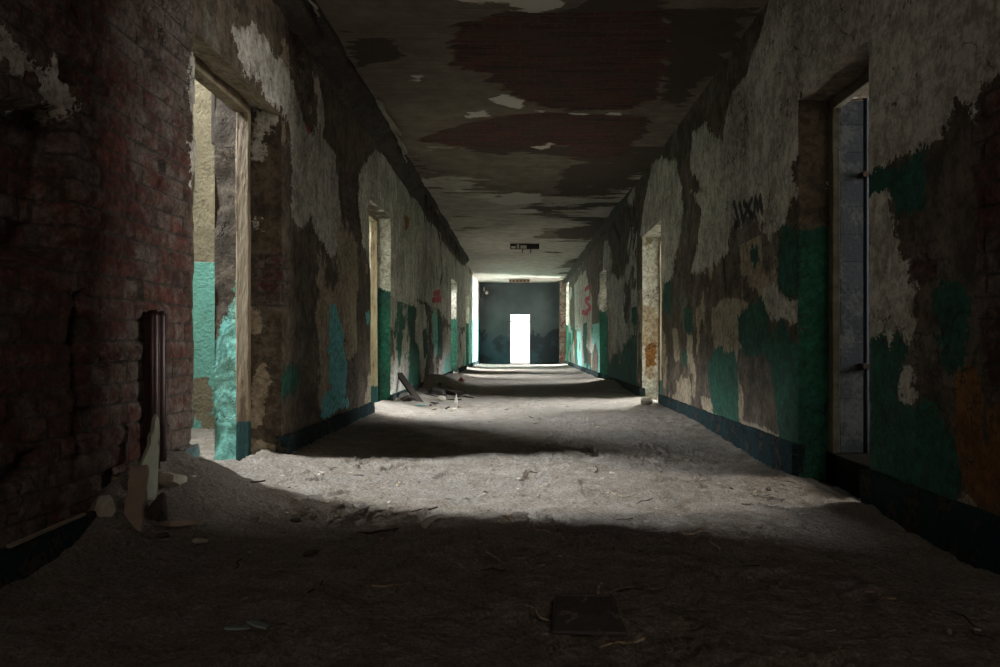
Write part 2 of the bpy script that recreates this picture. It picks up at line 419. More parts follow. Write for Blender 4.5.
def end_material():
    s = NT('end_wall_paint', 0.85, 0.25)
    p = s.sep(s.pos); n1 = s.noise(1.6, 7, 0.6); n2 = s.noise(18, 5)
    up = s.mix(s.ramp(n1, 0.35, 0.65), (0.075, 0.08, 0.082), (0.05, 0.053, 0.057))
    ink = s.mix(s.ramp(n1, 0.42, 0.6), (0.02, 0.02, 0.024), (0.035, 0.055, 0.07))
    edge = s.add(p[2], s.add(s.mul(s.math('SUBTRACT', n1, 0.5), 2.0), s.mul(s.math('ABSOLUTE', p[0]), -0.15)))
    up = s.mix(s.ramp(s.noise(6, 5, 0.6, stretch=(1, 1, 0.3)), 0.6, 0.66, 0, 0.5), up, (0.06, 0.06, 0.065))
    s.color(s.mix(s.ramp(edge, 1.05, 0.92), up, ink)); s.bump(s.add(s.mul(n1, 0.02), s.mul(n2, 0.01)), 1, 0.6); return s.m
M_END = end_material()

# ------------------------------------------------------------------ doors: (y0, y1, head)
LDOORS = [(3.70, 5.02, 2.22), (8.04, 9.22, 2.24), (17.4, 19.0, 2.22), (22.0, 23.4, 2.24)]
RDOORS = [(3.74, 4.66, 2.20), (9.20, 10.62, 2.20), (15.0, 16.3, 2.22), (26.6, 28.2, 2.92)]

def axis_y(doors):
    ys = [YB]; y = YB
    while y < YE:
        st = 0.10 if y < 0.6 else (0.03 if y < 1.9 else min(max(0.010, y * y / 1190 * 1.1), 0.12))
        y += st; ys.append(min(y, YE))
    ys = np.array(sorted(set(ys)))
    for d in doors:
        for e in d[:2]:
            ys[np.argmin(abs(ys - e))] = e
    return ys
def axis_z(doors):
    zs = np.linspace(0 - 0.20, ZC + 0.02, 216)
    for d in doors:
        k = np.argmin(abs(zs - d[2])); zs[k] = d[2]
    return np.array(sorted(set(zs)))

# ------------------------------------------------------------------ traced paint patches
L_WHITE = [
 [(232,34),(256,28),(268,45),(276,60),(283,56),(290,75),(296,95),(302,115),(308,130),(314,133),(318,120),(316,95),(312,75),(318,82),(322,100),(324,120),(322,140),(330,146),(335,155),(341,215),(337,252),(330,258),(322,243),(317,235),(310,215),(305,226),(298,225),(292,215),(291,195),(292,150),(290,125),(283,112),(277,108),(262,92),(258,82),(248,78),(240,60)],
 [(358,174),(374,149),(386,156),(398,174),(410,196),(420,205),(430,225),(445,245),(455,258),(468,272),(480,284),(481,330),(450,325),(440,310),(425,302),(412,298),(391,290),(372,270),(369,262),(362,240),(358,205)],
 [(393,290),(405,292),(412,310),(408,345),(412,385),(398,384),(393,350)],
 [(414,300),(426,305),(428,345),(424,380),(417,375),(415,330)],
 [(0,38),(15,45),(28,58),(33,65),(48,72),(53,66),(62,78),(75,85),(80,112),(70,116),(45,100),(38,85),(20,75),(0,60),(-30,45),(-30,25)],
 [(193,55),(201,60),(200,110),(198,165),(192,180),(190,150),(191,100)],
]
L_BRICKX = [
 [(345,165),(352,168),(356,200),(357,262),(350,275),(344,250)],
 [(255,262),(287,252),(290,280),(286,305),(276,318),(256,315)],
 [(326,345),(348,335),(356,370),(350,400),(330,400)],
 [(441,298),(446,300),(446,372),(441,374)],
]
L_GREEN = [[(280,372),(290,367),(300,366),(301,380),(296,388),(288,398),(281,402)],
           [(422,330),(427,328),(428,352),(424,360)], [(399,318),(404,314),(406,326),(401,332)]]
L_TEAL = [[(330,305),(335,303),(338,314),(341,325),(346,346),(349,368),(347,393),(344,407),(328,417),(321,418),(323,397),(332,389),(330,368),(329,330)],
          [(365,312),(369,309),(370,322),(366,325)], [(345,400),(349,398),(350,407),(346,409)],
          [(434,310),(437,308),(438,335),(436,360),(434,340)], [(470,320),(478,316),(479,362),(470,366)]]
L_ORANGE = [[(404,214),(409,218),(408,228),(405,232)]]
L_INK = [[(436,262),(437,280)], [(441,258),(442,275),(440,283)], [(446,268),(447,284)]]
L_RED = [[(434,294),(439,292),(437,304)], [(440,293),(441,308)], [(433,300),(441,299)], [(307,127),(309,131)]]
R_WHITE = [
 [(640,235),(645,200),(652,165),(662,158),(676,160),(682,190),(684,215),(677,250),(672,280),(665,285),(650,260)],
 [(690,190),(701,192),(690,165),(692,135),(705,120),(712,137),(722,142),(730,95),(747,75),(756,45),(768,10),(772,-20),(1050,-20),(1050,60),(990,82),(976,93),(972,115),(957,105),(948,126),(939,133),(925,148),(900,160),(866,178),(866,60),(800,94),(806,150),(792,160),(796,195),(782,228),(769,235),(757,217),(735,224),(730,235),(726,256),(703,271),(690,274),(698,245),(702,210)],
 [(866,188),(888,182),(893,216),(900,252),(913,284),(917,311),(912,335),(906,343),(898,327),(890,352),(883,334),(870,347),(866,345)],
 [(898,365),(910,375),(917,395),(910,408),(900,400)],
 [(762,290),(775,285),(790,297),(803,300),(804,335),(795,330),(785,315),(772,320),(765,305)],
 [(574,285),(586,270),(592,300),(592,345),(575,330)],
]
R_PALE = [[(712,310),(725,298),(745,300),(760,310),(755,330),(748,345),(740,350),(735,370),(728,385),(718,360),(712,335)],
          [(676,382),(690,378),(692,405),(678,408)], [(700,395),(712,400),(718,425),(704,418)], [(738,420),(770,430),(800,452),(800,462),(738,440)],
          [(672,330),(678,328),(680,360),(674,362)]]
R_GREEN = [
 [(780,228),(790,226),(797,232),(800,255),(798,290),(794,300),(786,297),(779,290),(778,255)],
 [(739,316),(750,303),(762,300),(768,318),(771,335),(782,322),(795,340),(803,365),(803,450),(790,447),(780,440),(775,400),(770,360),(758,355),(745,358),(740,340)],
 [(708,362),(718,345),(728,352),(735,345),(738,380),(738,425),(725,425),(713,410),(709,385)],
 [(750,250),(757,246),(760,262),(754,270)], [(664,285),(671,280),(670,315),(663,310)], [(685,308),(691,305),(693,335),(686,330)], [(683,352),(687,350),(687,366),(683,364)],
 [(868,178),(925,150),(926,200),(920,208),(905,215),(895,212),(890,190),(869,193)],
 [(868,347),(883,336),(890,355),(898,330),(905,345),(900,375),(895,400),(915,410),(925,395),(940,400),(955,440),(963,490),(960,510),(868,482)],
 [(935,290),(960,280),(968,300),(965,350),(955,372),(940,365),(935,330)],
 [(604,318),(608,315),(609,385),(604,388)],
]
R_ORANGE = [[(955,372),(975,365),(985,400),(985,460),(995,480),(1000,520),(975,505),(962,480),(955,440)], [(985,405),(1010,400),(1010,530),(990,510),(985,460)],
            [(574,330),(580,328),(580,360),(575,362)]]
R_BRICKX = [[(972,118),(990,84),(1050,70),(1050,420),(985,400),(978,300),(974,200)], [(905,255),(930,240),(945,262),(935,285),(915,280)]]
R_INK = [[(734,203),(739,222),(735,226)], [(740,204),(743,220)], [(744,218),(752,200)], [(744,202),(753,216)], [(755,214),(756,198),(759,210),(761,197),(763,212)],
         [(628,205),(632,235),(628,262)], [(633,198),(637,225),(633,250)], [(612,200),(614,225),(620,240)], [(724,262),(726,290)]]
R_RED = [[(585,290),(590,286),(590,298),(585,300),(591,308),(586,312)], [(596,284),(597,296)], [(581,292),(582,312),(588,314)]]
L_NICHE = [(-60,75),(20,98),(60,106),(77,130),(76,248),(60,258),(0,268),(-60,272)]
L_CHASE = [(74,285),(90,287),(95,330),(88,400),(92,468),(72,470),(76,400),(70,340)]
L_HOLE = [(10,472),(20,450),(40,447),(38,478),(12,492)]

def wall(side):
    sg = -1 if side == 'L' else 1
    D = DL if side == 'L' else DR
    doors = LDOORS if side == 'L' else RDOORS
    conv = onL if side == 'L' else onR
    ys, zs = axis_y(doors), axis_z(doors)
    Z, Y = np.meshgrid(zs, ys, indexing='ij')
    A = {}
    jit = 0.05 * (fbm(Y * 3, Z * 3, 5) - .5)
    far = sm(Y, 9.0, 11.0)
    if side == 'L':
        A['a_white'] = usdf(Y, Z, L_WHITE, conv)
        A['a_brick'] = np.maximum(usdf(Y, Z, L_BRICKX, conv), 3.64 - Y)
        A['a_brick'] = np.maximum(A['a_brick'], (fbm(Y * 1.1, Z * 1.1, 77) - .66) * 0.8)
        A['a_green'] = usdf(Y, Z, L_GREEN, conv)
        A['a_teal'] = usdf(Y, Z, L_TEAL, conv)
        A['a_orange'] = usdf(Y, Z, L_ORANGE, conv)
        A['a_ink'] = stroke(Y, Z, L_INK, conv, 0.01 + 0.003 * Y); A['a_red'] = stroke(Y, Z, L_RED, conv, 0.01 + 0.003 * Y)
        A['a_white'] = np.where(Y > 9.2, np.maximum(A['a_white'], (fbm(Y * .7, Z * 1.3, 31) - .50) * 0.9), A['a_white'])
        A['a_teal'] = np.where((Y > 11) & (Z < 1.3), np.maximum(A['a_teal'], (fbm(Y * .8, Z * 1.0, 41) - .60) * 0.7), A['a_teal'])
        A['a_green'] = np.where((Y > 9.2) & (Z < 1.3), np.maximum(A['a_green'], (fbm(Y * .8, Z * 1.0, 43) - .60) * 0.7), A['a_green'])
        A['a_pale'] = np.where(Y > 5, (fbm(Y * 1.3, Z * 1.3, 53) - .60) * 0.5, -1)
    else:
        A['a_white'] = usdf(Y, Z, R_WHITE, conv); A['a_pale'] = usdf(Y, Z, R_PALE, conv)
        A['a_pale'] = np.maximum(A['a_pale'], np.where(Z < 1.5, (fbm(Y * 1.6, Z * 1.4, 63) - .62) * 0.5, -1))
        A['a_brick'] = usdf(Y, Z, R_BRICKX, conv); A['a_green'] = usdf(Y, Z, R_GREEN, conv); A['a_orange'] = usdf(Y, Z, R_ORANGE, conv)
        A['a_ink'] = stroke(Y, Z, R_INK, conv, 0.012 + 0.003 * Y); A['a_red'] = stroke(Y, Z, R_RED, conv, 0.02 + 0.002 * Y)
        A['a_white'] = np.where(Y > 11, np.maximum(A['a_white'], (fbm(Y * .6, Z * 1.2, 33) - .54 - .15 * sm(Z, 2.2, 2.9)) * 0.9), A['a_white'])
        A['a_green'] = np.where((Y > 11) & (Z < 1.3), np.maximum(A['a_green'], (fbm(Y * .7, Z * 1.0, 45) - .58) * 0.7), A['a_green'])
        A['a_teal'] = np.where((Y > 16) & (Z < 1.2), (fbm(Y * .8, Z, 48) - .60) * 0.6, -1)
    # unwarped wall coordinates with a gentle wobble, shared by shader and relief
    A['wu'] = Y + 0.010 * (fbm(Y * 2.5, Z * 2.5, 3) - .5) * 2
    A['wv'] = Z + 0.2 + 0.012 * (fbm(Y * 2.0, Z * 2.0, 4) - .5) * 2
    bh, br, _ = brick_h(A['wu'], A['wv'])
    mb = sm(A['a_brick'] + 0.16 * (fbm(Y * 5, Z * 5, 9) - .5), -0.01, 0.03)
    mw = sm(A['a_white'], -0.01, 0.01)
    near = 1 - sm(Y, 5.0, 8.0)
    out = 0.016 * (fbm(Y * 1.5, Z * 1.5, 12) - .5) + 0.008 * (fbm(Y * 9, Z * 9, 13) - .5) + 0.004 * mw
    out = out + mb * (-0.016 + near * (0.013 * bh + 0.014 * (br - .5) * bh + 0.010 * (fbm(Y * 22, Z * 22, 14) - .5)))
    missing = (br > 0.94) & (bh > 0.3)
    out = out - np.where(missing & (side == 'L'), 0.05, 0) * mb * near
    if side == 'L':
        out = out - 0.13 * sm(usdf(Y, Z, [L_NICHE], conv) + 0.05 * (fbm(Y * 7, Z * 7, 21) - .5), 0.0, 0.03)
        out = out - 0.06 * sm(usdf(Y, Z, [L_CHASE], conv) + 0.05 * (fbm(Y * 9, Z * 9, 22) - .5), 0.0, 0.02)
        out = out - 0.06 * sm(usdf(Y, Z, [L_HOLE], conv), 0.0, 0.015)
    # broken corners beside and above the doorways
    Yd = Y.copy()
    for (a, b, hd) in doors:
        below = Z < hd + 0.02
        row = np.floor((Z + .2) / 0.08)
        chip = 0.028 * _h(row, row * 0 + int(a * 10), 3) + 0.03 * fbm(Z * 9, Z * 0 + a, 6)
        if side == 'R': chip = 0.012 + 0.03 * (fbm(Z * 9, Z * 0 + a, 6) - .35)
        chip = np.maximum(chip, 0)
        e0 = np.exp(-np.clip(a - Y, 0, 9) / 0.05) * (Y <= a + 1e-6) * below
        e1 = np.exp(-np.clip(Y - b, 0, 9) / 0.05) * (Y >= b - 1e-6) * below
        Yd = Yd - chip * e0 * 0.9 + chip * e1 * 0.5
        out = out - 0.012 * e0 - 0.012 * e1
    X = sg * (D - out)
    keep = np.ones((len(zs) - 1, len(ys) - 1), bool)
    zc = (zs[1:] + zs[:-1]) / 2; yc = (ys[1:] + ys[:-1]) / 2
    for (a, b, hd) in doors:
        keep &= ~((yc[None, :] > a) & (yc[None, :] < b) & (zc[:, None] < hd))
    P = Patchwork()
    P.add(X, Yd, Z, A, keep, flip=(side == 'R'))
    # ---- reveals
    for di, (a, b, hd) in enumerate(doors):
        kz = int(np.argmin(abs(zs - hd))); j0 = int(np.argmin(abs(ys - a))); j1 = int(np.argmin(abs(ys - b)))
        nn = 26 if a < 6 else 8
        t = np.linspace(0, 1, nn)
        for which, j in (('near', j0), ('far', j1)):
            x0 = X[:kz + 1, j]; y0 = Yd[:kz + 1, j]; zz = zs[:kz + 1]
            Zr, Tr = np.meshgrid(zz, t, indexing='ij')
            Xr = x0[:, None] * (1 - Tr) + sg * (D + T) * Tr
            yb = a if which == 'near' else b
            rn = 0.022 * (fbm(Xr * 6, Zr * 6, 61 + di) - .5) * (1 if which == 'near' else -1)
            Yr_ = y0[:, None] * (1 - Tr) + yb * Tr
            Yr_ = Yr_ + rn * np.minimum(1, 6 * Tr)
            if side == 'L' and di == 0: Zr = Zr + .14 * Tr * np.clip(Zr / hd, 0, 1) ** 2
            R = {}
            R['wu'] = (y0[:, None] + Tr * T + 0 * Zr); R['wv'] = Zr + .2
            cut = 1.38 if side == 'L' else 1.46
            R['a_green'] = cut - Zr + 0.1 * (fbm(Xr * 4, Zr * 4, 71) - .5)
            R['a_white'] = np.full(Xr.shape, 0.5)
            R['a_brick'] = np.full(Xr.shape, -1.0)
            if side == 'L' and di == 0:
                cv = lambda p: onY(p, b)
                R['a_green'] = np.full(Xr.shape, -1.0)
                R['a_white'] = usdf(Xr, Zr, [[(252,105),(282,105),(279,116),(272,130),(262,145),(260,160),(252,161)], [(253,222),(259,219),(260,230),(254,232)]], cv)
                R['a_brick'] = usdf(Xr, Zr, [[(257,255),(284,245),(287,280),(280,306),(265,312),(257,290)]], cv)
                R['a_pale'] = usdf(Xr, Zr, [[(250,308),(261,312),(260,332),(250,336)], [(253,372),(266,362),(270,380),(266,400),(262,425),(251,428)], [(252,440),(276,445),(278,462),(262,468),(250,462)]], cv)
                R['a_teal'] = usdf(Xr, Zr, [[(190,345),(218,338),(232,300),(237,280),(244,280),(244,500),(190,500)]], cv)
                if which == 'near':
                    R['a_white'] = np.full(Xr.shape, -1.0); R['a_brick'] = np.full(Xr.shape, 0.5); R['a_teal'] = np.full(Xr.shape, -1.0); R['a_pale'] = np.full(Xr.shape, -1.0)
            elif side == 'R' and di == 0:
                R['a_white'] = (fbm(Xr * 3, Zr * 2, 87) - .68) * .6
            elif side == 'R' and di == 1:
                R['a_white'] = (fbm(Xr * 9, Zr * 5, 81) - .47) * .6; R['a_green'] = np.full(Xr.shape, -1.0)
                R['a_brick'] = (fbm(Xr * 8, Zr * 4, 82) - .6) * .5; R['a_pale'] = np.full(Xr.shape, 0.5)
                R['a_orange'] = usdf(Xr, Zr, [[(645,345),(656,340),(656,365),(646,368)]], lambda p: onY(p, b))
            fl = (which == 'near') ^ (side == 'R')
            P.add(Xr, Yr_, Zr, R, flip=fl)
        # soffit
        x0 = X[kz, j0:j1 + 1]; y0 = Yd[kz, j0:j1 + 1]
        Yr2, Tr = np.meshgrid(y0, t, indexing='ij')
        Xr = x0[:, None] * (1 - Tr) + sg * (D + T) * Tr
        Zr = np.full(Xr.shape, zs[kz]) + 0.03 * (fbm(Xr * 7, Yr2 * 5, 90 + di) - .5) * np.minimum(1, 6 * Tr)
        if side == 'L' and di == 0: Zr = Zr + .14 * Tr
        R = {'wu': Yr2, 'wv': Xr, 'a_white': (fbm(Xr * 3, Yr2 * 3, 95) - (.62 if di == 0 else .40)) * .5,
             'a_pale': np.full(Xr.shape, 0.2 if di == 0 and side == 'L' else -1.0)}
        P.add(Xr, Yr2, Zr, R, flip=(side == 'L'))
    # ---- plain room-side face
    yy = sorted({YB, YE} | {e for d in doors for e in d[:2]}); hz = [-0.1]
    for i in range(len(yy) - 1):
        dd = [d for d in doors if abs(d[0] - yy[i]) < 1e-6]
        z0 = zs[int(np.argmin(abs(zs - dd[0][2])))] if dd else -0.1
        if side == 'L' and dd and dd[0] is doors[0]: z0 += .14
        Zq, Yq = np.meshgrid([z0, ZC + .02], [yy[i], yy[i + 1]], indexing='ij')
        P.add(np.full(Zq.shape, sg * (D + T)), Yq, Zq, {'a_white': 0.5 + 0 * Zq, 'wu': Yq, 'wv': Zq}, flip=(side == 'L'))
    o = P.build('wall_left' if side == 'L' else 'wall_right', MW)
    return struct(o)

wall('L'); wall('R')

# ------------------------------------------------------------------ floor
def floor_z(X, Y):
    X = np.asarray(X, float); Y = np.asarray(Y, float)
    g = lambda cx, cy, sx, sy, h: h * np.exp(-((X - cx) / sx) ** 2 - ((Y - cy) / sy) ** 2)
    z = 0.030 * (fbm(X * 1.3, Y * 1.3, 101) - .5) + 0.022 * (fbm(X * 5, Y * 5, 102) - .5)
    inner = 1 - sm(np.abs(X + 0.06), 1.62, 1.9)
    z = z + inner * (0.05 * np.exp(-(X + DL) / 0.22) * (X > -DL - .1) + 0.05 * np.exp((X - DR) / 0.22) * (X < DR + .1))
    z = z + g(-1.50, 3.38, .26, .33, .20) + g(-1.53, 2.95, .09, .30, .11) + g(-1.20, 3.50, .40, .35, .05) + g(-1.45, 2.95, .15, .3, .03) + g(1.55, 3.60, .22, .30, .05)
    z = z + g(-1.35, 9.95, .35, .7, .10) + g(-1.40, 13.2, .40, 1.3, .20) + g(-1.30, 16.2, .3, .9, .12)
    z = z + g(1.55, 13.5, .3, 1.2, .10) + g(1.5, 9.3, .25, .5, .04)
    z = z - .085 * np.exp(-((X - 1.75) / .75) ** 2) * (1 - sm(Y, 5.0, 8.0)) * sm(Y, 1.0, 3.0)
    return z

def floor():
    ys = [YB]; y = YB
    while y < YE + 3:
        st = .2 if y < 0.9 else (.02 if y < 1.6 else min(max(.0075, y * y / 583 * .55), .16)); y += st; ys.append(y)
    ys = np.array(ys)
    xs = np.concatenate([np.linspace(-2.4, -1.6, 30)[:-1], np.linspace(-1.6, 1.75, 335), np.linspace(1.75, 2.5, 30)[1:]])
    Y, X = np.meshgrid(ys, xs, indexing='ij')
    Z = floor_z(X, Y)
    nr = 1 - sm(Y, 5, 12)
    Z = Z + nr * (0.024 * (fbm(X * 7, Y * 7, 115) - .5) + 0.024 * (fbm(X * 18, Y * 18, 111) - .5) + 0.012 * (fbm(X * 40, Y * 40, 112, 2) - .5))
    rid = 1 - np.abs(2 * fbm(X * 7, Y * 7, 113) - 1)
    Z = Z + nr * 0.005 * (rid - .8)
    r2 = random.Random(21)
    for k in range(95):                      # shoe prints trodden into the dust
        cx = r2.uniform(-1.2, 1.4); cy = r2.uniform(1.7, 6.0); a = r2.gauss(0, .6) + (math.pi if r2.random() < .5 else 0)
        L, W = .145, .048
        sel = (np.abs(X - cx) < .2) & (np.abs(Y - cy) < .2)
        dx = X[sel] - cx; dy = Y[sel] - cy
        u = dx * math.sin(a) + dy * math.cos(a); v = dx * math.cos(a) - dy * math.sin(a)
        wv = W * (1 - .25 * np.exp(-((u + .02) / .03) ** 2)) * np.sqrt(np.clip(1 - (u / L) ** 4, 0, 1))
        m = sm(wv - np.abs(v), 0, .010)
        rim = np.exp(-((np.abs(v) - wv - .006) / .010) ** 2) * (np.abs(u) < L)
        tread = 0.0045 * np.sign(np.sin(u * 2 * math.pi / .028 + 3 * np.abs(v) / W))
        Z[sel] += m * (-.012 + tread) + .008 * rim * (1 - m)
    o = mesh_np('floor', np.stack([X, Y, Z], -1).reshape(-1, 3), grid_faces(len(ys), len(xs)), M_FLOOR, smooth=True)
    return struct(o)
floor()
V_, F_ = box_vf(-6.5, 6.5, YB - .3, YE + .5, -.5, -.3); struct(mesh_np('floor_slab', V_, F_, M_FLOOR))
def fz(x, y): return float(floor_z(np.array([x]), np.array([y]))[0])

# ------------------------------------------------------------------ ceiling
def z2(l): return [(250 + x / 2, y / 2) for x, y in l]
C_BRICKP = [z2([(405,50),(450,40),(520,30),(700,24),(830,20),(838,100),(815,200),(740,222),(640,225),(560,200),(500,180),(470,152),(395,130),(400,80)]),
            z2([(335,280),(380,262),(420,250),(500,235),(590,225),(700,230),(805,235),(795,270),(740,310),(690,318),(640,310),(635,290),(560,300),(480,295),(400,290)])]
C_DARKP = [z2([(640,330),(690,320),(790,330),(770,370),(720,480),(670,500),(610,470),(630,440),(580,425),(615,390),(615,360)]),
           z2([(830,20),(1010,20),(960,120),(860,210),(820,200),(838,100)]), z2([(180,60),(290,80),(300,120),(220,130)]),
           z2([(400,60),(640,20),(700,-20),(820,-20),(830,30),(520,40)])]
C_LIGHTP = [z2([(375,-10),(640,-10),(630,12),(600,20),(570,24),(520,12),(440,8)]), z2([(488,200),(505,188),(540,202),(540,218),(515,212)]),
            z2([(422,238),(440,225),(470,220),(480,230),(450,237)]), z2([(566,296),(600,289),(610,292),(585,298)]), z2([(326,148),(345,150),(336,160)]),
            z2([(566,222),(590,219),(588,225)]), z2([(645,228),(668,226),(668,232)]), z2([(718,228),(738,226),(735,231)]),
            z2([(500,392),(530,384),(585,388),(580,405),(520,410),(475,404)]), z2([(400,378),(420,375),(440,382),(420,385)]), z2([(505,422),(560,418),(590,424),(540,428)]), z2([(430,395),(495,388),(490,397)])]
C_PALEP = [z2([(380,470),(470,455),(580,450),(590,470),(520,490),(600,505),(640,520),(600,545),(420,540),(400,500)])]
def ceiling():
    ys = [YB]; y = YB
    while y < YE + .02:
        st = .1 if y < 3 else min(max(.02, y * y / 1780 * 1.0), .14); y += st; ys.append(y)
    ys = np.array(ys); xs = np.linspace(-1.7, 1.8, 150)
    Y, X = np.meshgrid(ys, xs, indexing='ij')
    A = {'wu': X + 0, 'wv': Y + 0}
    A['a_brick'] = usdf(X, Y, C_BRICKP, onC); A['a_ink'] = usdf(X, Y, C_DARKP, onC); A['a_white'] = usdf(X, Y, C_LIGHTP, onC)
    pal = usdf(X, Y, C_PALEP, onC)
    A['a_pale'] = np.maximum(pal, np.where(Y > 9, (fbm(X * .45, Y * .8, 121) - .53) * 1.5 + .10 * sm(Y, 22, 26), -1))
    A['a_ink'] = np.maximum(A['a_ink'], np.where(Y > 9, (fbm(X * .5, Y * .7, 125) - .52 + .10 * sm(X, -.2, 1.2)) * 1.2, -1))
    for k in ATTRS: A.setdefault(k, np.full(X.shape, -1.0))
    mb = sm(A['a_brick'], -.02, .03)
    Z = ZC + 0.014 * mb + 0.012 * (fbm(X * 2, Y * 2, 131) - .5) - .004 * sm(A['a_white'], -.01, .01)
    o = mesh_np('ceiling', np.stack([X, Y, Z], -1).reshape(-1, 3), grid_faces(len(ys), len(xs), flip=True), M_CEIL,
                {k: A[k] for k in ATTRS}, smooth=True)
    struct(o)
    # solid slab above, so that no light gets in
    V, Fc = box_vf(-DL - T - .02, DR + T + .02, YB - .3, YE + .5, ZC + .06, ZC + .3)
    struct(mesh_np('ceiling_slab', V, Fc, M_CEIL))
ceiling()

# ------------------------------------------------------------------ cornices
def cornice(name, sg, D, prof, ya, yb, seed, mat):
    ys = [ya]; y = ya
    while y < yb: y += min(max(.035, y * y / 900), .25); ys.append(y)
    ys = np.array(ys); n = 15
    # resample the profile
    pr = np.array(prof); s_ = np.r_[0, np.cumsum(np.hypot(*np.diff(pr, axis=0).T))]
    tt = np.linspace(0, s_[-1], n); px = np.interp(tt, s_, pr[:, 0]); pz = np.interp(tt, s_, pr[:, 1])
    Y, I = np.meshgrid(ys, np.arange(n), indexing='ij')
    PX, PZ = px[I], pz[I]
    bulge = np.sin(np.pi * I / (n - 1)) ** .5
    rag = .10 * (fbm(Y * 1.1, I * .15, seed) - .5) + .07 * (fbm(Y * 5, I * .5, seed + 5) - .5)
    if sg > 0: tp = sm(Y, ya, ya + 5); PX = PX * tp - .03 * (1 - tp); PZ = PZ * tp; rag = rag * tp
    X = sg * (D - (PX + bulge * rag)); Z = ZC - (PZ + bulge * rag * .8)
    A = {k: np.full(X.shape, -1.0) for k in ATTRS}
    A['wu'] = Y; A['wv'] = Z
    A['a_white'] = (fbm(Y * 1.5, I * .25, seed + 9) - .70) * .5
    A['a_brick'] = (fbm(Y * 1.2, I * .2, seed + 7) - .62) * .5
    return struct(mesh_np(name, np.stack([X, Y, Z], -1).reshape(-1, 3), grid_faces(len(ys), n, flip=(sg > 0)), mat, A, smooth=True))
M_DARKC = simple_mat('crumbled_cornice', (0.060, 0.046, 0.034), (0.028, 0.022, 0.018), 5, bump=0.03, c3=(0.10, 0.085, 0.065))
trimL = cornice('trim_1', -1, DL, [(-.03, .20), (.03, .17), (.09, .13), (.13, .10), (.155, .06), (.165, .02), (.165, -.03)], 0.0, 21.0, 141, M_DARKC)
trimR = cornice('trim_2', 1, DR, [(-.03, .14), (.03, .11), (.06, .07), (.10, .04), (.12, -.03)], 9.5, YE, 151, M_DARKC)

# curled flaps of pale ceiling plaster along the inner edge of the left cornice
def flap(p0, p1, width, seed):
    (x0, y0), (x1, y1) = onC(p0), onC(p1)
    n, m = 26, 9
    V = []
    for i in range(n):
        t = i / (n - 1); cx = x0 + (x1 - x0) * t; cy = y0 + (y1 - y0) * t
        w = width * (0.55 + .9 * float(vn(np.array([t * 9]), np.array([seed * 3.1]), seed)[0])) * (math.sin(math.pi * min(max(t, .04), .96)) ** .4)
        for j in range(m):
            a = j / (m - 1)
            ang = a * 1.9
            rr = w * .62
            V.append((cx - .05 + rr * math.sin(ang * .8) * 1.15, cy + .02 * math.sin(7 * t + a), ZC - .012 - rr * .55 * (1 - math.cos(ang))))
    o = mesh_np('plaster_flap', V, grid_faces(n, m), M_PLAS, smooth=True, parent=trimL)
    md = o.modifiers.new('thickness', 'SOLIDIFY'); md.thickness = .012; md.offset = 0
    return o
flap((381, 98), (406, 162), .17, 1)
flap((427, 188), (441, 218), .08, 2)
flap((447, 228), (459, 250), .10, 3)
flap((303, -15), (322, 15), .10, 4)
# torn reed lath hanging from the cornice
r3 = random.Random(5)
for k in range(16):
    px_ = r3.uniform(424, 466); Y = F * (DL - .12) / (CX - px_); n = 6
    L = r3.uniform(.18, .55); sx = r3.uniform(-.05, .12); sy = r3.uniform(-.5, .5)
    pts = [(-DL + .14 + sx * (i / n) ** 1.5, Y + sy * (i / n) ** 1.3, ZC - .10 - L * (i / n)) for i in range(n + 1)]
    MB().tube(pts, [.012 - .0015 * i for i in range(n + 1)], 5).build('torn_lath', M_REED, trimL, smooth=True)

# ------------------------------------------------------------------ baseboards
def baseboard(name, sg, D, spans, seed):
    P = Patchwork()
    for ya, yb in spans:
        ys = [ya]; y = ya
        while y < yb - 1e-6: y = min(yb, y + min(max(.03, y * y / 1000), .2)); ys.append(y)
        ys = np.array(ys)
        prof = np.array([(.028, -.2), (.028, .0), (.03, .05), (.03, .10), (.026, .14), (.016, .152), (-.03, .156)])
        Y, I = np.meshgrid(ys, np.arange(len(prof)), indexing='ij')
        rag = .022 * (fbm(Y * 5, I * .8, seed) - .5) + .016 * (fbm(Y * 14, I * 1.1, seed + 3) - .5)
        X = sg * (D - prof[I, 0] - rag); Z = prof[I, 1] + rag * .8
        P.add(X, Y, Z, {}, flip=(sg < 0))
        for yy_, fl in ((ya, False), (yb, True)):       # end returns
            Xe, Ze = np.meshgrid([sg * (D - .028), sg * (D + .05)], [-.2, .15], indexing='ij')
            P.add(Xe, np.full(Xe.shape, yy_), Ze, {}, flip=fl)
    return struct(P.build(name, M_PLINTH, smooth=True))
def spans(doors, a, b):
    r = []; p = a
    for d in doors: r.append((p, d[0] - .015)); p = d[1] + .008
    r.append((p, b)); return r
baseboard('baseboard_left', -1, DL, [s_ for s_ in spans(LDOORS, 0.2, YE)], 161)
baseboard('baseboard_right', 1, DR, [s_ for s_ in spans(RDOORS, 0.2, YE)], 171)

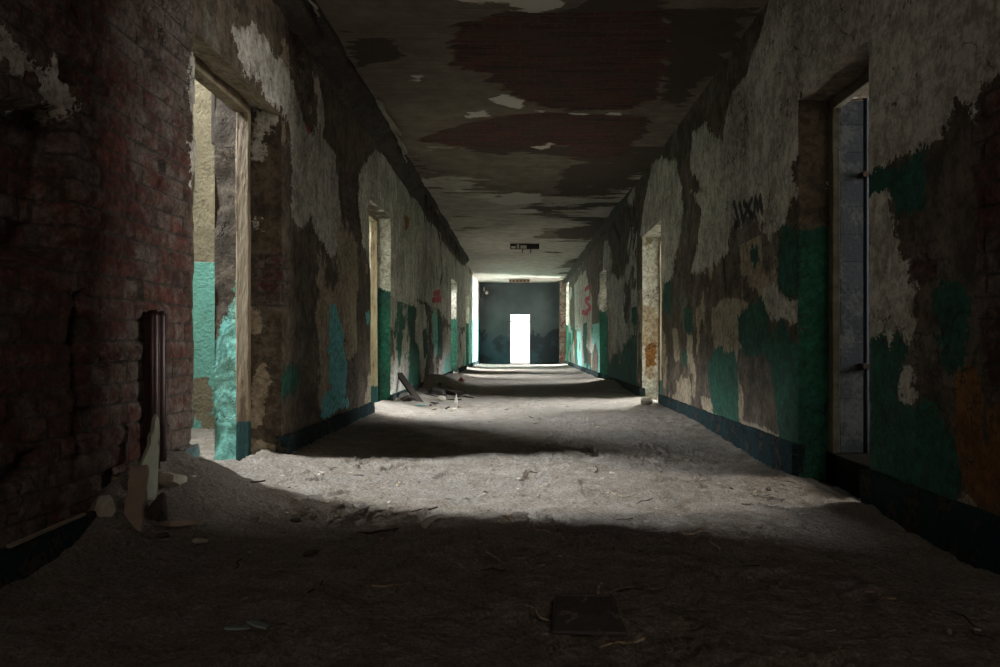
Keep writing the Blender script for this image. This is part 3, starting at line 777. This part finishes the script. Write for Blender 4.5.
# ------------------------------------------------------------------ door frames
def wood_frame_mat():
    s = NT('peeling_frame_paint', 0.75, 0.3)
    n1 = s.noise(7, 7, 0.65, stretch=(2, 2, 0.35)); n2 = s.noise(50, 5, 0.65, stretch=(1, 1, .3)); z = s.sep(s.pos)[2]
    c = s.mix(s.ramp(n1, 0.36, 0.62), (0.33, 0.27, 0.185), (0.20, 0.15, 0.092))
    c = s.mix(s.ramp(s.add(n1, s.mul(n2, .5)), .86, .90), c, (0.11, 0.075, 0.045))
    low = s.ramp(s.add(z, s.mul(n2, .10)), .31, .30)
    c = s.mix(low, c, (0.012, 0.05, 0.048))
    s.color(c); s.bump(s.add(s.mul(n1, .012), s.mul(n2, .008)), 1, .9); return s.m
M_FRAME = wood_frame_mat()
M_FRAMED = simple_mat('dimmed_grimy_frame', (0.13, 0.115, 0.09), (0.075, 0.06, 0.042), 9, c3=(0.03, 0.022, 0.016))  # grimy frame paint, darkened further to stay dim under the cell lamp
def frame(n, sg, D, a, b, hd, inset, depth=.085, w=.055, mat=None):
    e = struct(empty(f'door_{n}', (sg * (D + inset + depth / 2), (a + b) / 2, 0)))
    xa, xb = sorted((D + inset, D + inset + depth)); xa, xb = (-xb, -xa) if sg < 0 else (xa, xb)
    cx, cy = e.location.x, e.location.y
    def bx(nm, *p):
        x0, x1, y0, y1, z0, z1 = p
        m = MB()
        zs_ = subdiv_axis(z0, z1, 14 if z1 - z0 > .5 else 1)
        rr = random.Random(n * 7 + len(nm))
        # a board, slightly bowed, with a rebate along its length
        if z1 - z0 > .5:
            V = []; sec = [(x0, y0), (x1, y0), (x1, y0 + (y1 - y0) * .6), (x1 - (x1 - x0) * .35, y0 + (y1 - y0) * .6), (x1 - (x1 - x0) * .35, y1), (x0, y1)]
            for i, z in enumerate(zs_):
                j = rr.uniform(-.003, .003)
                V += [(x - cx + j, y - cy + j * .5, z) for x, y in sec]
            k = len(sec); Fc = []
            for i in range(len(zs_) - 1):
                for q in range(k): Fc.append((i * k + q, i * k + (q + 1) % k, (i + 1) * k + (q + 1) % k, (i + 1) * k + q))
            Fc.append(tuple(range(k))[::-1]); Fc.append(tuple(range((len(zs_) - 1) * k, len(zs_) * k)))
            m.put(V, Fc)
        else:
            m.box(x0 - cx, x1 - cx, y0 - cy, y1 - cy, z0, z1)
        return m.build(nm, mat or M_FRAME, e, bevel=.006)
    bx('jamb', xa, xb, b - w, b + .012, -.02, hd)
    bx('jamb', xa, xb, a - .012, a + w, -.02, hd)
    bx('head', xa, xb, a + w + .002, b - w - .002, hd - w, hd + .012)
    return e
frame(1, -1, DL, LDOORS[0][0], LDOORS[0][1], LDOORS[0][2] + .06, .20)
frame(2, -1, DL, *LDOORS[1], .15)
frame(3, -1, DL, *LDOORS[3], .10)
frame(4, 1, DR, *RDOORS[0], .19, depth=.045, mat=M_FRAMED)
frame(5, 1, DR, *RDOORS[1], .24)
frame(6, 1, DR, *RDOORS[2], .20)

# ------------------------------------------------------------------ side rooms with unseen windows, extra height added to steepen the light
ROOMD, ZR = 3.2, 6.6
def room(sg, D, ya, yb, win, mat, lo=-.02):
    """win = (y0, y1, z0, z1) opening in the outer wall"""
    xi = D + T; xo = xi + ROOMD
    m = MB()
    def quad(a, b, c, d): m.put([a, b, c, d], [(0, 1, 2, 3)])
    X = lambda v: sg * v
    t = .35
    y0, y1, z0, z1 = win
    # outer wall as four solid blocks round the window
    def blk(xa, xb, *r):
        xa, xb = sorted((X(xa), X(xb))); m.box(xa, xb, *r)
    if y0 > ya: blk(xo, xo + t, ya, y0, -.1, ZR)
    if y1 < yb: blk(xo, xo + t, y1, yb, -.1, ZR)
    blk(xo, xo + t, y0, y1, -.1, z0); blk(xo, xo + t, y0, y1, z1, ZR)
    blk(xi - .02, xo + t, ya - .12, ya, -.1, ZR); blk(xi - .02, xo + t, yb, yb + .12, -.1, ZR)
    blk(xi - .12, xi, ya, yb, ZC + .03, ZR)
    struct(m.build('wall_room', mat))
    f = MB(); xa, xb = sorted((X(xi - .1), X(xo + t)))
    nx, ny = 60, int((yb - ya) / .08) + 1
    gx = np.linspace(xa, xb, nx); gy = np.linspace(ya, yb, ny); GY, GX = np.meshgrid(gy, gx, indexing='ij')
    struct(mesh_np('floor_room', np.stack([GX, GY, .03 * (fbm(GX * 3, GY * 3, 7) - .5) + .005], -1).reshape(-1, 3), grid_faces(ny, nx), M_FLOOR, smooth=True))
    c = MB(); c.box(xa - .2, xb + .2, ya - .1, yb + .1, ZR, ZR + .1); struct(c.build('ceiling_room', mat))

def window_light(sg, D, win, power, col=(.93, .97, 1.0)):
    y0, y1, z0, z1 = win
    L = bpy.data.lights.new('unseen_window_lamp', 'AREA'); L.shape = 'RECTANGLE'; L.size = y1 - y0; L.size_y = z1 - z0  # area lamp standing in for daylight at an unseen window
    L.energy = power; L.color = col
    o = bpy.data.objects.new('unseen_window_lamp', L); COL.objects.link(o)
    o.location = (sg * (D + T + ROOMD + .30), (y0 + y1) / 2, (z0 + z1) / 2)
    o.rotation_euler = (math.pi / 2, 0, math.pi / 2 * (1 if sg > 0 else -1))      # faces into the room
    return o

WIN = [  # side, D, room y range, window, power, material
 (-1, DL, 1.6, 6.85, (4.1, 4.75, 4.5, 6.2), 1500, M_ROOM1),
 (-1, DL, 7.1, 13.0, (8.7, 12.9, 3.5, 5.0), 1900, M_ROOM2),
 (-1, DL, 15.0, 20.9, (17.2, 20.4, 3.3, 5.0), 1700, M_ROOM2),
 (-1, DL, 21.2, 26.4, (22.0, 25.2, 3.0, 5.0), 2500, M_ROOM2),
 (1, DR, 7.0, 13.0, (9.2, 12.2, 3.5, 5.0), 1600, M_ROOM2),
 (1, DR, 13.2, 18.5, (15.0, 17.8, 3.5, 5.0), 900, M_ROOM2),
 (1, DR, 25.0, 28.95, (27.75, 28.9, .3, 5.0), 2800, M_ROOM2),
]
for sg, D, ya, yb, win, pw, mt in WIN:
    room(sg, D, ya, yb, win, mt); window_light(sg, D, win, pw)

m = MB(); m.box(DR + .17, DR + T + .05, RDOORS[0][0] - .01, RDOORS[0][1] + .01, -.2, .105)
struct(m.build('trim_3', simple_mat('black_sill', (0.005, 0.0045, 0.004), (0.009, 0.008, 0.007), 8, spec=0.0, bump=.01), bevel=.01))  # sill in one near-black colour without specular
st = MB().box(-2.70, -2.665, 6.80, 6.86, 2.50, 2.96).build('black_strip', M_WOODD, bevel=.004)  # plain black bar in place of a dark slit in the wall
tag(st, 'black vertical strip high on the room wall beyond the first left doorway', 'black strip')
# the tiled cell behind the first right doorway (unseen window added to light bricks)
m = MB(); m.box(DR + .236, DR + T + 2.5, 4.63, 4.80, -.1, ZC + .04); struct(m.build('wall_tiled', M_TILE))
m = MB(); m.box(DR + T - .02, DR + T + 2.5, 1.9, 2.0, -.1, ZC + .04); 
CW = (4.05, 4.6, 1.0, 2.6)
for r_ in ((2.0, CW[0], -.1, ZC + .04), (CW[1], 4.63, -.1, ZC + .04), (CW[0], CW[1], -.1, CW[2]), (CW[0], CW[1], CW[3], ZC + .04)):
    m.box(DR + T + 2.4, DR + T + 2.5, *r_)
struct(m.build('wall_room', M_ROOM2))
m = MB(); m.box(DR + T - .02, DR + T + 2.5, 1.9, 4.8, ZC + .04, ZC + .14); struct(m.build('ceiling_room', M_ROOM2))
m = MB(); m.box(DR + T + .02, DR + T + 2.5, 2.0, 4.7, -.06, 0.0); struct(m.build('floor_room', M_FLOOR))
p = empty('water_pipe', (DR + T - .06, 4.59, 0)); tag(p, 'thin dark blue pipe standing upright in front of the grey tiles behind the right doorway', 'pipe')
MB().tube([(0, 0, z) for z in (.0, .8, 1.6, 2.4, ZC)], .014, 10).build('tube', simple_mat('blue_pipe', (0.014, 0.018, 0.028), (0.02, 0.022, 0.03), 9, spec=.1), p, smooth=True)
for z in (.62, 1.75): MB().box(-.024, .024, -.018, .045, z - .016, z + .016).build('bracket', M_METAL, p, bevel=.003)

L = window_light(1, DR, CW, 105, (1.0, .95, .88)); L.location.x = DR + T + 2.52  # lamp added in the cell window to brighten the brick pier
# ------------------------------------------------------------------ end wall with its bright doorway
EX0, EX1, EZ = -.37, .375, 1.86
m = MB()
m.box(-DL - .6, EX0, YE, YE + .35, -.1, ZC + .04); m.box(EX1, DR + .6, YE, YE + .35, -.1, ZC + .04); m.box(EX0, EX1, YE, YE + .35, EZ, ZC + .04)
struct(m.build('wall_end', M_END))
e = struct(empty('door_7', (0, YE + .12, 0)))
M_TRANS = simple_mat('pinkish_wood', (0.62, 0.45, 0.38), (0.5, 0.36, 0.3), 9)
MB().box(EX0, EX1, -.03, .03, 1.56, 1.61).build('transom', M_TRANS, e, bevel=.004)
MB().box(EX0 - .005, EX0 + .02, -.04, .04, -.02, EZ).build('jamb', M_TRANS, e, bevel=.004)
MB().box(EX1 - .02, EX1 + .005, -.04, .04, -.02, EZ).build('jamb', M_TRANS, e, bevel=.004)
# brick pier by the last right opening
P = Patchwork()
zz = np.linspace(-.1, ZC + .02, 160)
def face(xs_, ys_, u):
    Zg, I = np.meshgrid(zz, np.arange(len(xs_)), indexing='ij')
    Xg, Yg, U = np.array(xs_)[I], np.array(ys_)[I], np.array(u)[I]
    bh, br_, _ = brick_h(U, Zg)
    P.add(Xg - .012 * bh * br_, Yg - .012 * bh * br_, Zg, {'wu': U, 'wv': Zg, 'a_brick': np.full(Xg.shape, .5)})
xl, xr, yn, yf = 1.44, 1.68, 28.25, 28.6
face([xl] * 8 + list(np.linspace(xl, xr, 12))[1:], list(np.linspace(yf, yn, 8)) + [yn] * 11, list(np.linspace(0, .35, 8)) + list(np.linspace(.35, .59, 12))[1:])
struct(P.build('pillar', MW))
# back wall with an added unseen window, and outer ground
m = MB()
for r_ in ((-DL - .6, .2, -.1, ZC + .04), (1.3, DR + .6, -.1, ZC + .04), (.2, 1.3, -.1, 1.7), (.2, 1.3, 2.6, ZC + .04)): m.box(r_[0], r_[1], YB - .3, YB, r_[2], r_[3])
struct(m.build('wall_back', M_ROOM1))
L = window_light(1, 0, (0, 1.1, 1.7, 2.6), 12, (1, .72, .50)); L.location = (.75, YB - .28, 2.15); L.rotation_euler = (math.pi / 2, 0, 0)  # unseen warm fill lamp added behind the camera to lift the foreground
m = MB(); m.box(-40, 40, YE + .36, 70, -.25, -.05); struct(m.build('ground_outside', simple_mat('pale_gravel', (0.5, 0.48, 0.44), (0.4, 0.38, 0.35), 3)))

# ------------------------------------------------------------------ loose things
def shard(pts2, th, seed, bow=.0):
    """irregular slab: outline (x,z) in its own upright plane, thickness along y"""
    r = random.Random(seed); out = []
    n = len(pts2)
    for i in range(n):
        a, b = pts2[i], pts2[(i + 1) % n]
        L = math.hypot(b[0] - a[0], b[1] - a[1]); k = max(1, int(L / .025))
        for j in range(k):
            t = j / k; q = .006 if j else 0
            out.append((a[0] + (b[0] - a[0]) * t + r.uniform(-q, q), a[1] + (b[1] - a[1]) * t + r.uniform(-q, q)))
    n = len(out); cx = sum(p[0] for p in out) / n; cz = sum(p[1] for p in out) / n
    V = []
    for sgn in (-1, 1):
        for f in (1.0, .93, .5):
            for x, z in out:
                px, pz = cx + (x - cx) * f, cz + (z - cz) * f
                th2 = th / 2 * (.55 if f == 1 else 1) + r.uniform(-.0012, .0012)
                V.append((px, sgn * th2 + bow * ((pz - cz) ** 2 + (px - cx) ** 2), pz))
        V.append((cx, sgn * th / 2, cz))
    Fc = []; B = 3 * n + 1
    for s_ in (0, 1):
        o = s_ * B
        for ring in (0, 1):
            for i in range(n):
                j = (i + 1) % n; q = (o + ring * n + i, o + ring * n + j, o + (ring + 1) * n + j, o + (ring + 1) * n + i)
                Fc.append(q if s_ == 0 else q[::-1])
        for i in range(n):
            j = (i + 1) % n; q = (o + 2 * n + i, o + 2 * n + j, o + 3 * n); Fc.append(q if s_ == 0 else q[::-1])
    for i in range(n):
        j = (i + 1) % n; Fc.append((i, B + i, B + j, j))
    return V, Fc
def rock(sx, sy, sz, seed, cuts=12):
    r = random.Random(seed)
    V = []; Fc = []; n, m = 22, 14
    planes = []
    for _ in range(cuts):
        d = np.array([r.gauss(0, 1), r.gauss(0, 1), r.gauss(0, 1)]); d /= np.linalg.norm(d); planes.append((d, r.uniform(.58, .86)))
    for i in range(m + 1):
        th = math.pi * i / m
        for j in range(n):
            ph = 2 * math.pi * j / n
            v = np.array([math.sin(th) * math.cos(ph), math.sin(th) * math.sin(ph), math.cos(th)])
            k = 1.0
            for d, c in planes:
                q = float(v @ d)
                if q > 0: k = min(k, c / q)
            v = v * k * (1 + .07 * (float(vn(np.array([v[0] * 4 + v[2] * 3]), np.array([v[1] * 4]), seed)[0]) - .5))
            V.append((v[0] * sx, v[1] * sy, v[2] * sz))
    for i in range(m):
        for j in range(n):
            Fc.append((i * n + j, (i + 1) * n + j, (i + 1) * n + (j + 1) % n, i * n + (j + 1) % n))
    return V, Fc
def loose(name, VF, mat, loc, rot, label, cat, group=None, smooth=False):
    o = mesh_np(name, VF[0], VF[1], mat, smooth=smooth)
    o.location = loc; o.rotation_euler = rot
    return tag(o, label, cat, group)

m = MB()  # pale strip added for the lit top edge of the plinth
V, Fc = box_vf(-.007, .007, -.20, .20, -.005, .005)
m.put(V, Fc)
o = m.build('lath_or_edge_strip', M_PLASB, bevel=.002); o.location = (-1.488, 2.46, .165); o.rotation_euler = (.02, .1, .01)
tag(o, 'long thin pale strip standing in for the lit plinth edge of the brick wall, lower left corner', 'lath')
# steel channel standing against the brick wall
ch = empty('steel_channel', (-DL + .035, 3.20, .185)); tag(ch, 'short black steel channel standing upright against the red brick wall', 'steel channel')
m = MB()
for dy in (-.030, .030):
    m.tube([(0, dy, 0), (0, dy, .3), (0, dy, .68), (-.004, dy * .93, .70)], [.026, .026, .026, .02], 12)
m.build('rail', M_METAL, ch, smooth=True)
MB().box(-.03, -.012, -.05, .05, 0, .68).build('back_plate', M_METAL, ch, bevel=.004)

def at_floor(px, py, dz=0): 
    x, y = onF((px, py)); return x, y, fz(x, y) + dz
# debris at the foot of the brick wall
loose('plaster_slab', shard([(-.02, -.05), (.085, -.05), (.092, .07), (.088, .26), (.075, .285), (.045, .15), (.02, .10)], .022, 3), M_PLASG, (-1.46, 2.95, .205), (-.10, .12, math.radians(62)),
      'tall pointed grey green plaster slab leaning on the brick wall beside the black steel channel', 'plaster slab')
loose('plaster_slab', shard([(-.034, .0), (-.012, -.035), (.012, -.03), (.036, .05), (.034, .26), (-.028, .26), (-.034, .12)], .026, 4), M_PLASB, (-1.42, 2.85, .045), (math.radians(-14), 0, math.radians(8)),
      'upright tan plaster slab with a pointed lower end standing in front of the brick wall', 'plaster slab')
loose('rubble_stone', rock(.042, .035, .056, 5), M_PLAS, (-1.485, 2.79, .165), (0, .15, .2), 'rounded pale stone left of the upright tan slab at the brick wall', 'stone')
loose('rubble_stone', rock(.05, .05, .095, 6), M_DARKS, (-1.38, 2.96, .10), (.2, .1, .4), 'blackish lump of rubble right of the upright tan slab', 'stone')
loose('rubble_stone', rock(.062, .05, .038, 8), M_PLAS, (-1.40, 3.13, fz(-1.40, 3.13) + .03), (0, .1, .7), 'low pale rubble chunk under the black steel channel', 'stone')
loose('rubble_stone', rock(.045, .05, .045, 9), M_BLUEG, (-1.475, 3.50, fz(-1.475, 3.50) + .015), (.1, .2, .3), 'blue grey rubble chunk at the brick corner of the left doorway', 'stone')
loose('plaster_slab', shard([(-.07, -.02), (.06, -.03), (.075, .02), (-.02, .04)], .02, 10), M_PLASB, (-1.30, 2.95, fz(-1.30, 2.95) + .01), (math.radians(82), 0, .3), 'flat tan plaster slab lying right of the dark lump by the brick wall', 'plaster slab')
for (px_, py_, mt_, lb, sd, sz) in ((200, 549, M_PLAS, 'small pale plaster chip lying alone on the dark floor below the rubble heap', 1, .03),
                                  (115, 540, M_PLASB, 'small tan plaster chip lying left of the upright slab tip', 2, .026),
                                  (163, 549, M_DARKS, 'low dark clod right of the upright slab tip', 3, .03),
                                  (312, 553, M_DARKS, 'dark broken clod on the floor just in front of the light edge', 4, .035),
                                  (297, 527, M_DARKS, 'small dark clod at the front edge of the lit floor', 7, .03)):
    x, y, z = at_floor(px_, py_)
    loose('plaster_chip' if mt_ is not M_DARKS else 'dirt_clod', rock(sz, sz * .8, sz * .4, 30 + sd), mt_, (x, y, z + sz * .2), (.1, .1, sd), lb, 'plaster chip' if mt_ is not M_DARKS else 'clod')
# curled pale flake in the light
x, y, z = at_floor(434, 525)
V = [(.055 * (u - .5) * 2, .03 * (v - .5) * 2 * (1 - .3 * u), .03 * math.sin(u * 2.6) + .012 * (v - .5) ** 2) for u in np.linspace(0, 1, 10) for v in np.linspace(0, 1, 6)]
o = loose('paint_flake', (V, [tuple(f) for f in grid_faces(10, 6)]), M_PLAS, (x, y, z + .004), (0, -.1, .6), 'curled pale paint flake near the middle of the lit floor', 'paint flake', smooth=True)
o.modifiers.new('thickness', 'SOLIDIFY').thickness = .004
# two flakes in the near foreground
for (px_, py_, rz, lb) in ((236, 632, .3, 'pair half of grey flakes in the near foreground, the left one'), (258, 628, -.5, 'narrow grey flake in the near foreground, the right one of two')):
    x, y, z = at_floor(px_, py_)
    loose('paint_flake', shard([(-.03, -.012), (.03, -.014), (.036, .005), (.0, .018), (-.028, .012)], .006, int(px_)), M_BLUEG, (x, y, z + .008), (math.radians(80), .1, rz), lb, 'paint flake')
# metal plate
c4 = [onF(q) for q in ((556, 598), (611, 598), (625, 636), (553, 634))]
cx = sum(q[0] for q in c4) / 4; cy = sum(q[1] for q in c4) / 4
pl = empty('floor_plate', (cx, cy, fz(cx, cy) + .004)); tag(pl, 'square dark metal cover plate set in the foreground floor', 'metal plate')
V = [(q[0] - cx, q[1] - cy, z) for z in (0, .008) for q in c4]
MB().put(V, [(3, 2, 1, 0), (4, 5, 6, 7), (0, 1, 5, 4), (1, 2, 6, 5), (2, 3, 7, 6), (3, 0, 4, 7)]).build('plate', M_PLATE, pl, bevel=.002)
rm = MB()
for i in range(4):
    a = np.array(c4[i]) - (cx, cy); b = np.array(c4[(i + 1) % 4]) - (cx, cy)
    rm.tube([(a[0], a[1], .006), ((a[0] + b[0]) / 2, (a[1] + b[1]) / 2, .006), (b[0], b[1], .006)], .006, 6)
rm.build('rim', M_PLATE, pl)

# plank and rubble beyond the second left doorway
pk = MB()
V, Fc = box_vf(-.045, .045, -.016, .016, 0, .62)
pk.put(V, Fc)
o = pk.build('plank', M_WOODD, bevel=.004)
a = np.array([-1.20, 9.40, .03]); b = np.array([-1.49, 9.75, .34])
d = b - a
o.location = a; o.rotation_euler = (math.atan2(math.hypot(0, d[1]), d[2]) * -1, math.atan2(d[0], d[2]), 0)
import mathutils
o.rotation_euler = mathutils.Vector(d).to_track_quat('Z', 'Y').to_euler()
tag(o, 'dark burnt plank leaning against the left wall past the second left doorway', 'plank')
loose('rubble_stone', rock(.10, .10, .05, 50), M_DARKS, (-1.36, 9.36, fz(-1.36, 9.36) + .02), (0, 0, .3), 'dark flat block lying under the leaning burnt plank', 'stone')
loose('lath_or_edge_strip', shard([(-.07, -.012), (.07, -.012), (.07, .012), (-.07, .012)], .014, 51), M_TEALW, (-1.17, 9.12, fz(-1.17, 9.12) + .012), (math.radians(85), 0, -.4), 'short teal painted lath on the floor in front of the leaning plank', 'lath')
loose('rubble_stone', rock(.075, .07, .04, 52), M_PLAS, (-.99, 9.75, fz(-.99, 9.75) + .03), (0, .1, .4), 'white plaster block on the floor right of the leaning plank', 'stone')
loose('plaster_slab', shard([(-.02, -.02), (.02, -.02), (.014, .05), (.0, .11), (-.012, .05)], .016, 53), M_WHITE, (-.80, 9.70, fz(-.8, 9.7) + .02), (0, .05, .2), 'small upright white plaster splinter right of the white block', 'plaster slab')
loose('rubble_stone', rock(.16, .16, .075, 54), M_DARKS, (-1.20, 11.0, fz(-1.2, 11.0) + .03), (0, 0, .2), 'big dark lump of rubble at the left wall behind the white block', 'stone')
loose('rubble_stone', rock(.13, .2, .07, 55), M_DARKS, (-.98, 11.3, fz(-.98, 11.3) + .025), (0, 0, .9), 'wide black rubble lump right of the big dark one behind the white block', 'stone')
loose('rubble_stone', rock(.07, .07, .05, 56), M_BRK, (-1.10, 14.6, fz(-1.1, 14.6) + .03), (0, 0, .9), 'red brick fragment on the far heap along the left wall', 'brick')
loose('rubble_stone', rock(.08, .07, .06, 57), M_PLAS, (1.48, 9.05, fz(1.48, 9.05) + .03), (0, 0, .2), 'pale rubble stone at the foot of the second right doorway', 'stone')

# counted small litter: plaster chips and twigs
r4 = random.Random(33)
chips = []
for k in range(5):
    n = r4.randint(5, 7); pts = [((.8 + .4 * r4.random()) * math.cos(2 * math.pi * i / n) * .018, (.7 + .5 * r4.random()) * math.sin(2 * math.pi * i / n) * .012) for i in range(n)]
    VF = shard(pts, .005, 200 + k)
    chips.append(VF)
def litter(VFs, mats, name, label, cat, group, spots, rx):
    protos = []
    for i, (x, y, s_) in enumerate(spots):
        k = i % len(VFs)
        if i < len(VFs):
            o = mesh_np(name, VFs[k][0], VFs[k][1], mats[k % len(mats)]); protos.append(o)
        else:
            o = protos[k].copy(); COL.objects.link(o)
        o.location = (x, y, fz(x, y) + .006); o.scale = (s_, s_, s_)
        o.rotation_euler = (rx + r4.uniform(-.3, .3), r4.uniform(-.3, .3), r4.uniform(0, 6.28))
        tag(o, label, cat, group)
def rspots(n, ya, yb, xa, xb, a, b):
    return [(r4.uniform(xa, xb), r4.uniform(ya, yb) , r4.uniform(a, b)) for _ in range(n)]
litter(chips, [M_PLAS, M_PLASB, M_DARKS], 'plaster_chip', 'tiny plaster chip scattered in the dust of the lit floor by the first left doorway', 'plaster chip', 'chips on the lit floor',
       rspots(80, 2.95, 4.7, -1.4, 1.4, .35, 1.2), math.pi / 2)
litter(chips, [M_PLAS, M_PLASB, M_PLASB], 'plaster_chip', 'tiny plaster chip scattered on the dark foreground floor', 'plaster chip', 'chips on the foreground floor',
       rspots(34, 1.9, 2.8, -1.2, 1.4, .4, .9), math.pi / 2)
litter(chips, [M_PLAS, M_PLASB, M_PLASB], 'plaster_chip', 'small plaster chip scattered across the floor between the second doorways', 'plaster chip', 'chips between the second doorways',
       rspots(34, 6.5, 10.5, -1.3, 1.4, .8, 1.7), math.pi / 2)
tw = []
for k in range(4):
    pts = [(i * .028 - .07, .012 * math.sin(i * 1.3 + k), .003 * math.cos(i * 2)) for i in range(6)]
    b = MB().tube(pts, [.004, .0045, .004, .004, .003, .002], 5); tw.append((b.V, b.F))
litter(tw, [M_WOOD, M_REED, M_WOODD], 'twig', 'thin twig lying in the dust of the lit floor', 'twig', 'twigs on the lit floor', rspots(22, 2.9, 4.7, -1.3, 1.4, .6, 1.2), 0)
litter(tw, [M_WOOD, M_REED], 'twig', 'thin twig lying on the dark foreground floor', 'twig', 'twigs on the foreground floor', rspots(14, 1.9, 2.7, -1.1, 1.3, .5, 1.0), 0)

def spaced(n, xa, xb, ya, yb, a, b):
    out = []
    while len(out) < n:
        q = (r4.uniform(xa, xb), r4.uniform(ya, yb), r4.uniform(a, b))
        if all(math.hypot(q[0] - w[0], q[1] - w[1]) > .15 for w in out): out.append(q)
    return out
bits = [rock(.05, .035, .025, 300 + k) for k in range(4)]
sl = MB().box(-.12, .12, -.014, .014, -.006, .006); bits2 = [(sl.V, sl.F)]
litter(bits, [M_DARKS, M_PLASB, M_DARKS, M_PLAS], 'rubble_bit', 'fist sized rubble bit strewn on the floor around the leaning burnt plank', 'rubble', 'rubble around the leaning plank',
       spaced(16, -1.35, -.75, 10.0, 12.6, .5, 1.3) + spaced(6, -1.1, -.7, 8.8, 9.3, .4, .8), 0)
litter(bits2, [M_WOODD], 'lath_or_edge_strip', 'short dark broken lath lying in the rubble around the leaning burnt plank', 'lath', 'broken laths around the leaning plank',
       [(-1.06, 9.45, 1.0), (-.90, 10.25, 1.1), (-1.18, 10.3, .9), (-.72, 10.9, .8)], 0)
# broken fixtures
fx = empty('ceiling_fixture', (.11, 17.8, ZC - .02)); tag(fx, 'broken black ceiling fixture with white remnants hanging in mid corridor', 'ceiling light')
MB().box(-.33, .33, -.05, .05, -.10, .03).build('tray', M_DARKS, fx, bevel=.006)
for i, (x0, w, h_) in enumerate(((-.31, .10, .05), (-.18, .05, .09), (-.10, .14, .07))):
    MB().box(x0, x0 + w, -.062, -.052, -.09, -.09 + h_).build('reflector', M_WHITE, fx)
for x0 in (-.06, .13): MB().tube([(x0, 0, -.09), (x0 + .01, 0, -.14), (x0, .0, -.19)], .012, 6).build('wire', M_METAL, fx)
fx = empty('ceiling_fixture', (-.02, 27.6, ZC - .02)); tag(fx, 'rusty strip fixture on the bright ceiling just before the end wall', 'ceiling light')
MB().box(-.36, .36, -.05, .05, -.08, .03).build('tray', M_RUST, fx, bevel=.006)
for i in range(5): MB().box(-.30 + .13 * i, -.24 + .13 * i, -.056, -.05, -.055, -.025).build('socket', M_PLAS, fx)
lp = empty('wall_lamp', (-1.24, YE - .03, 2.62)); tag(lp, 'small round dark wall lamp high on the left of the end wall', 'lamp')
MB().tube([(0, .04, 0), (0, 0, 0), (0, -.07, 0)], [.13, .13, .11], 20).build('housing', M_METAL, lp, smooth=False)
MB().tube([(0, -.07, .03), (0, -.10, .03), (0, -.115, .03)], [.06, .055, .03], 16).build('lens', M_WHITE, lp, smooth=True)
MB().tube([(-.10, 0, .10), (-.10, 0, .24)], .02, 8).build('conduit', M_WHITE, lp)

# ------------------------------------------------------------------ world, camera, view
w = bpy.data.worlds.new('overcast_sky'); scene.world = w; w.use_nodes = True
bg = w.node_tree.nodes['Background']; bg.inputs[0].default_value = (0.93, 0.97, 1.0, 1); bg.inputs[1].default_value = 3.0

cam = bpy.data.cameras.new('camera'); co = bpy.data.objects.new('camera', cam); COL.objects.link(co)
cam.sensor_width = 36.0; cam.lens = F * 36.0 / 1000.0
cam.shift_x = -(CX - 500.0) / 1000.0; cam.shift_y = (CY - 333.5) / 1000.0
cam.clip_start = .05
co.location = (0, 0, H); co.rotation_euler = (math.pi / 2, 0, 0)
scene.camera = co
vs = scene.view_settings
scene.display_settings.display_device = 'sRGB'
vs.view_transform = 'Standard'; vs.look = 'None'; vs.exposure = 1.1; vs.gamma = 1.0; vs.use_curve_mapping = False
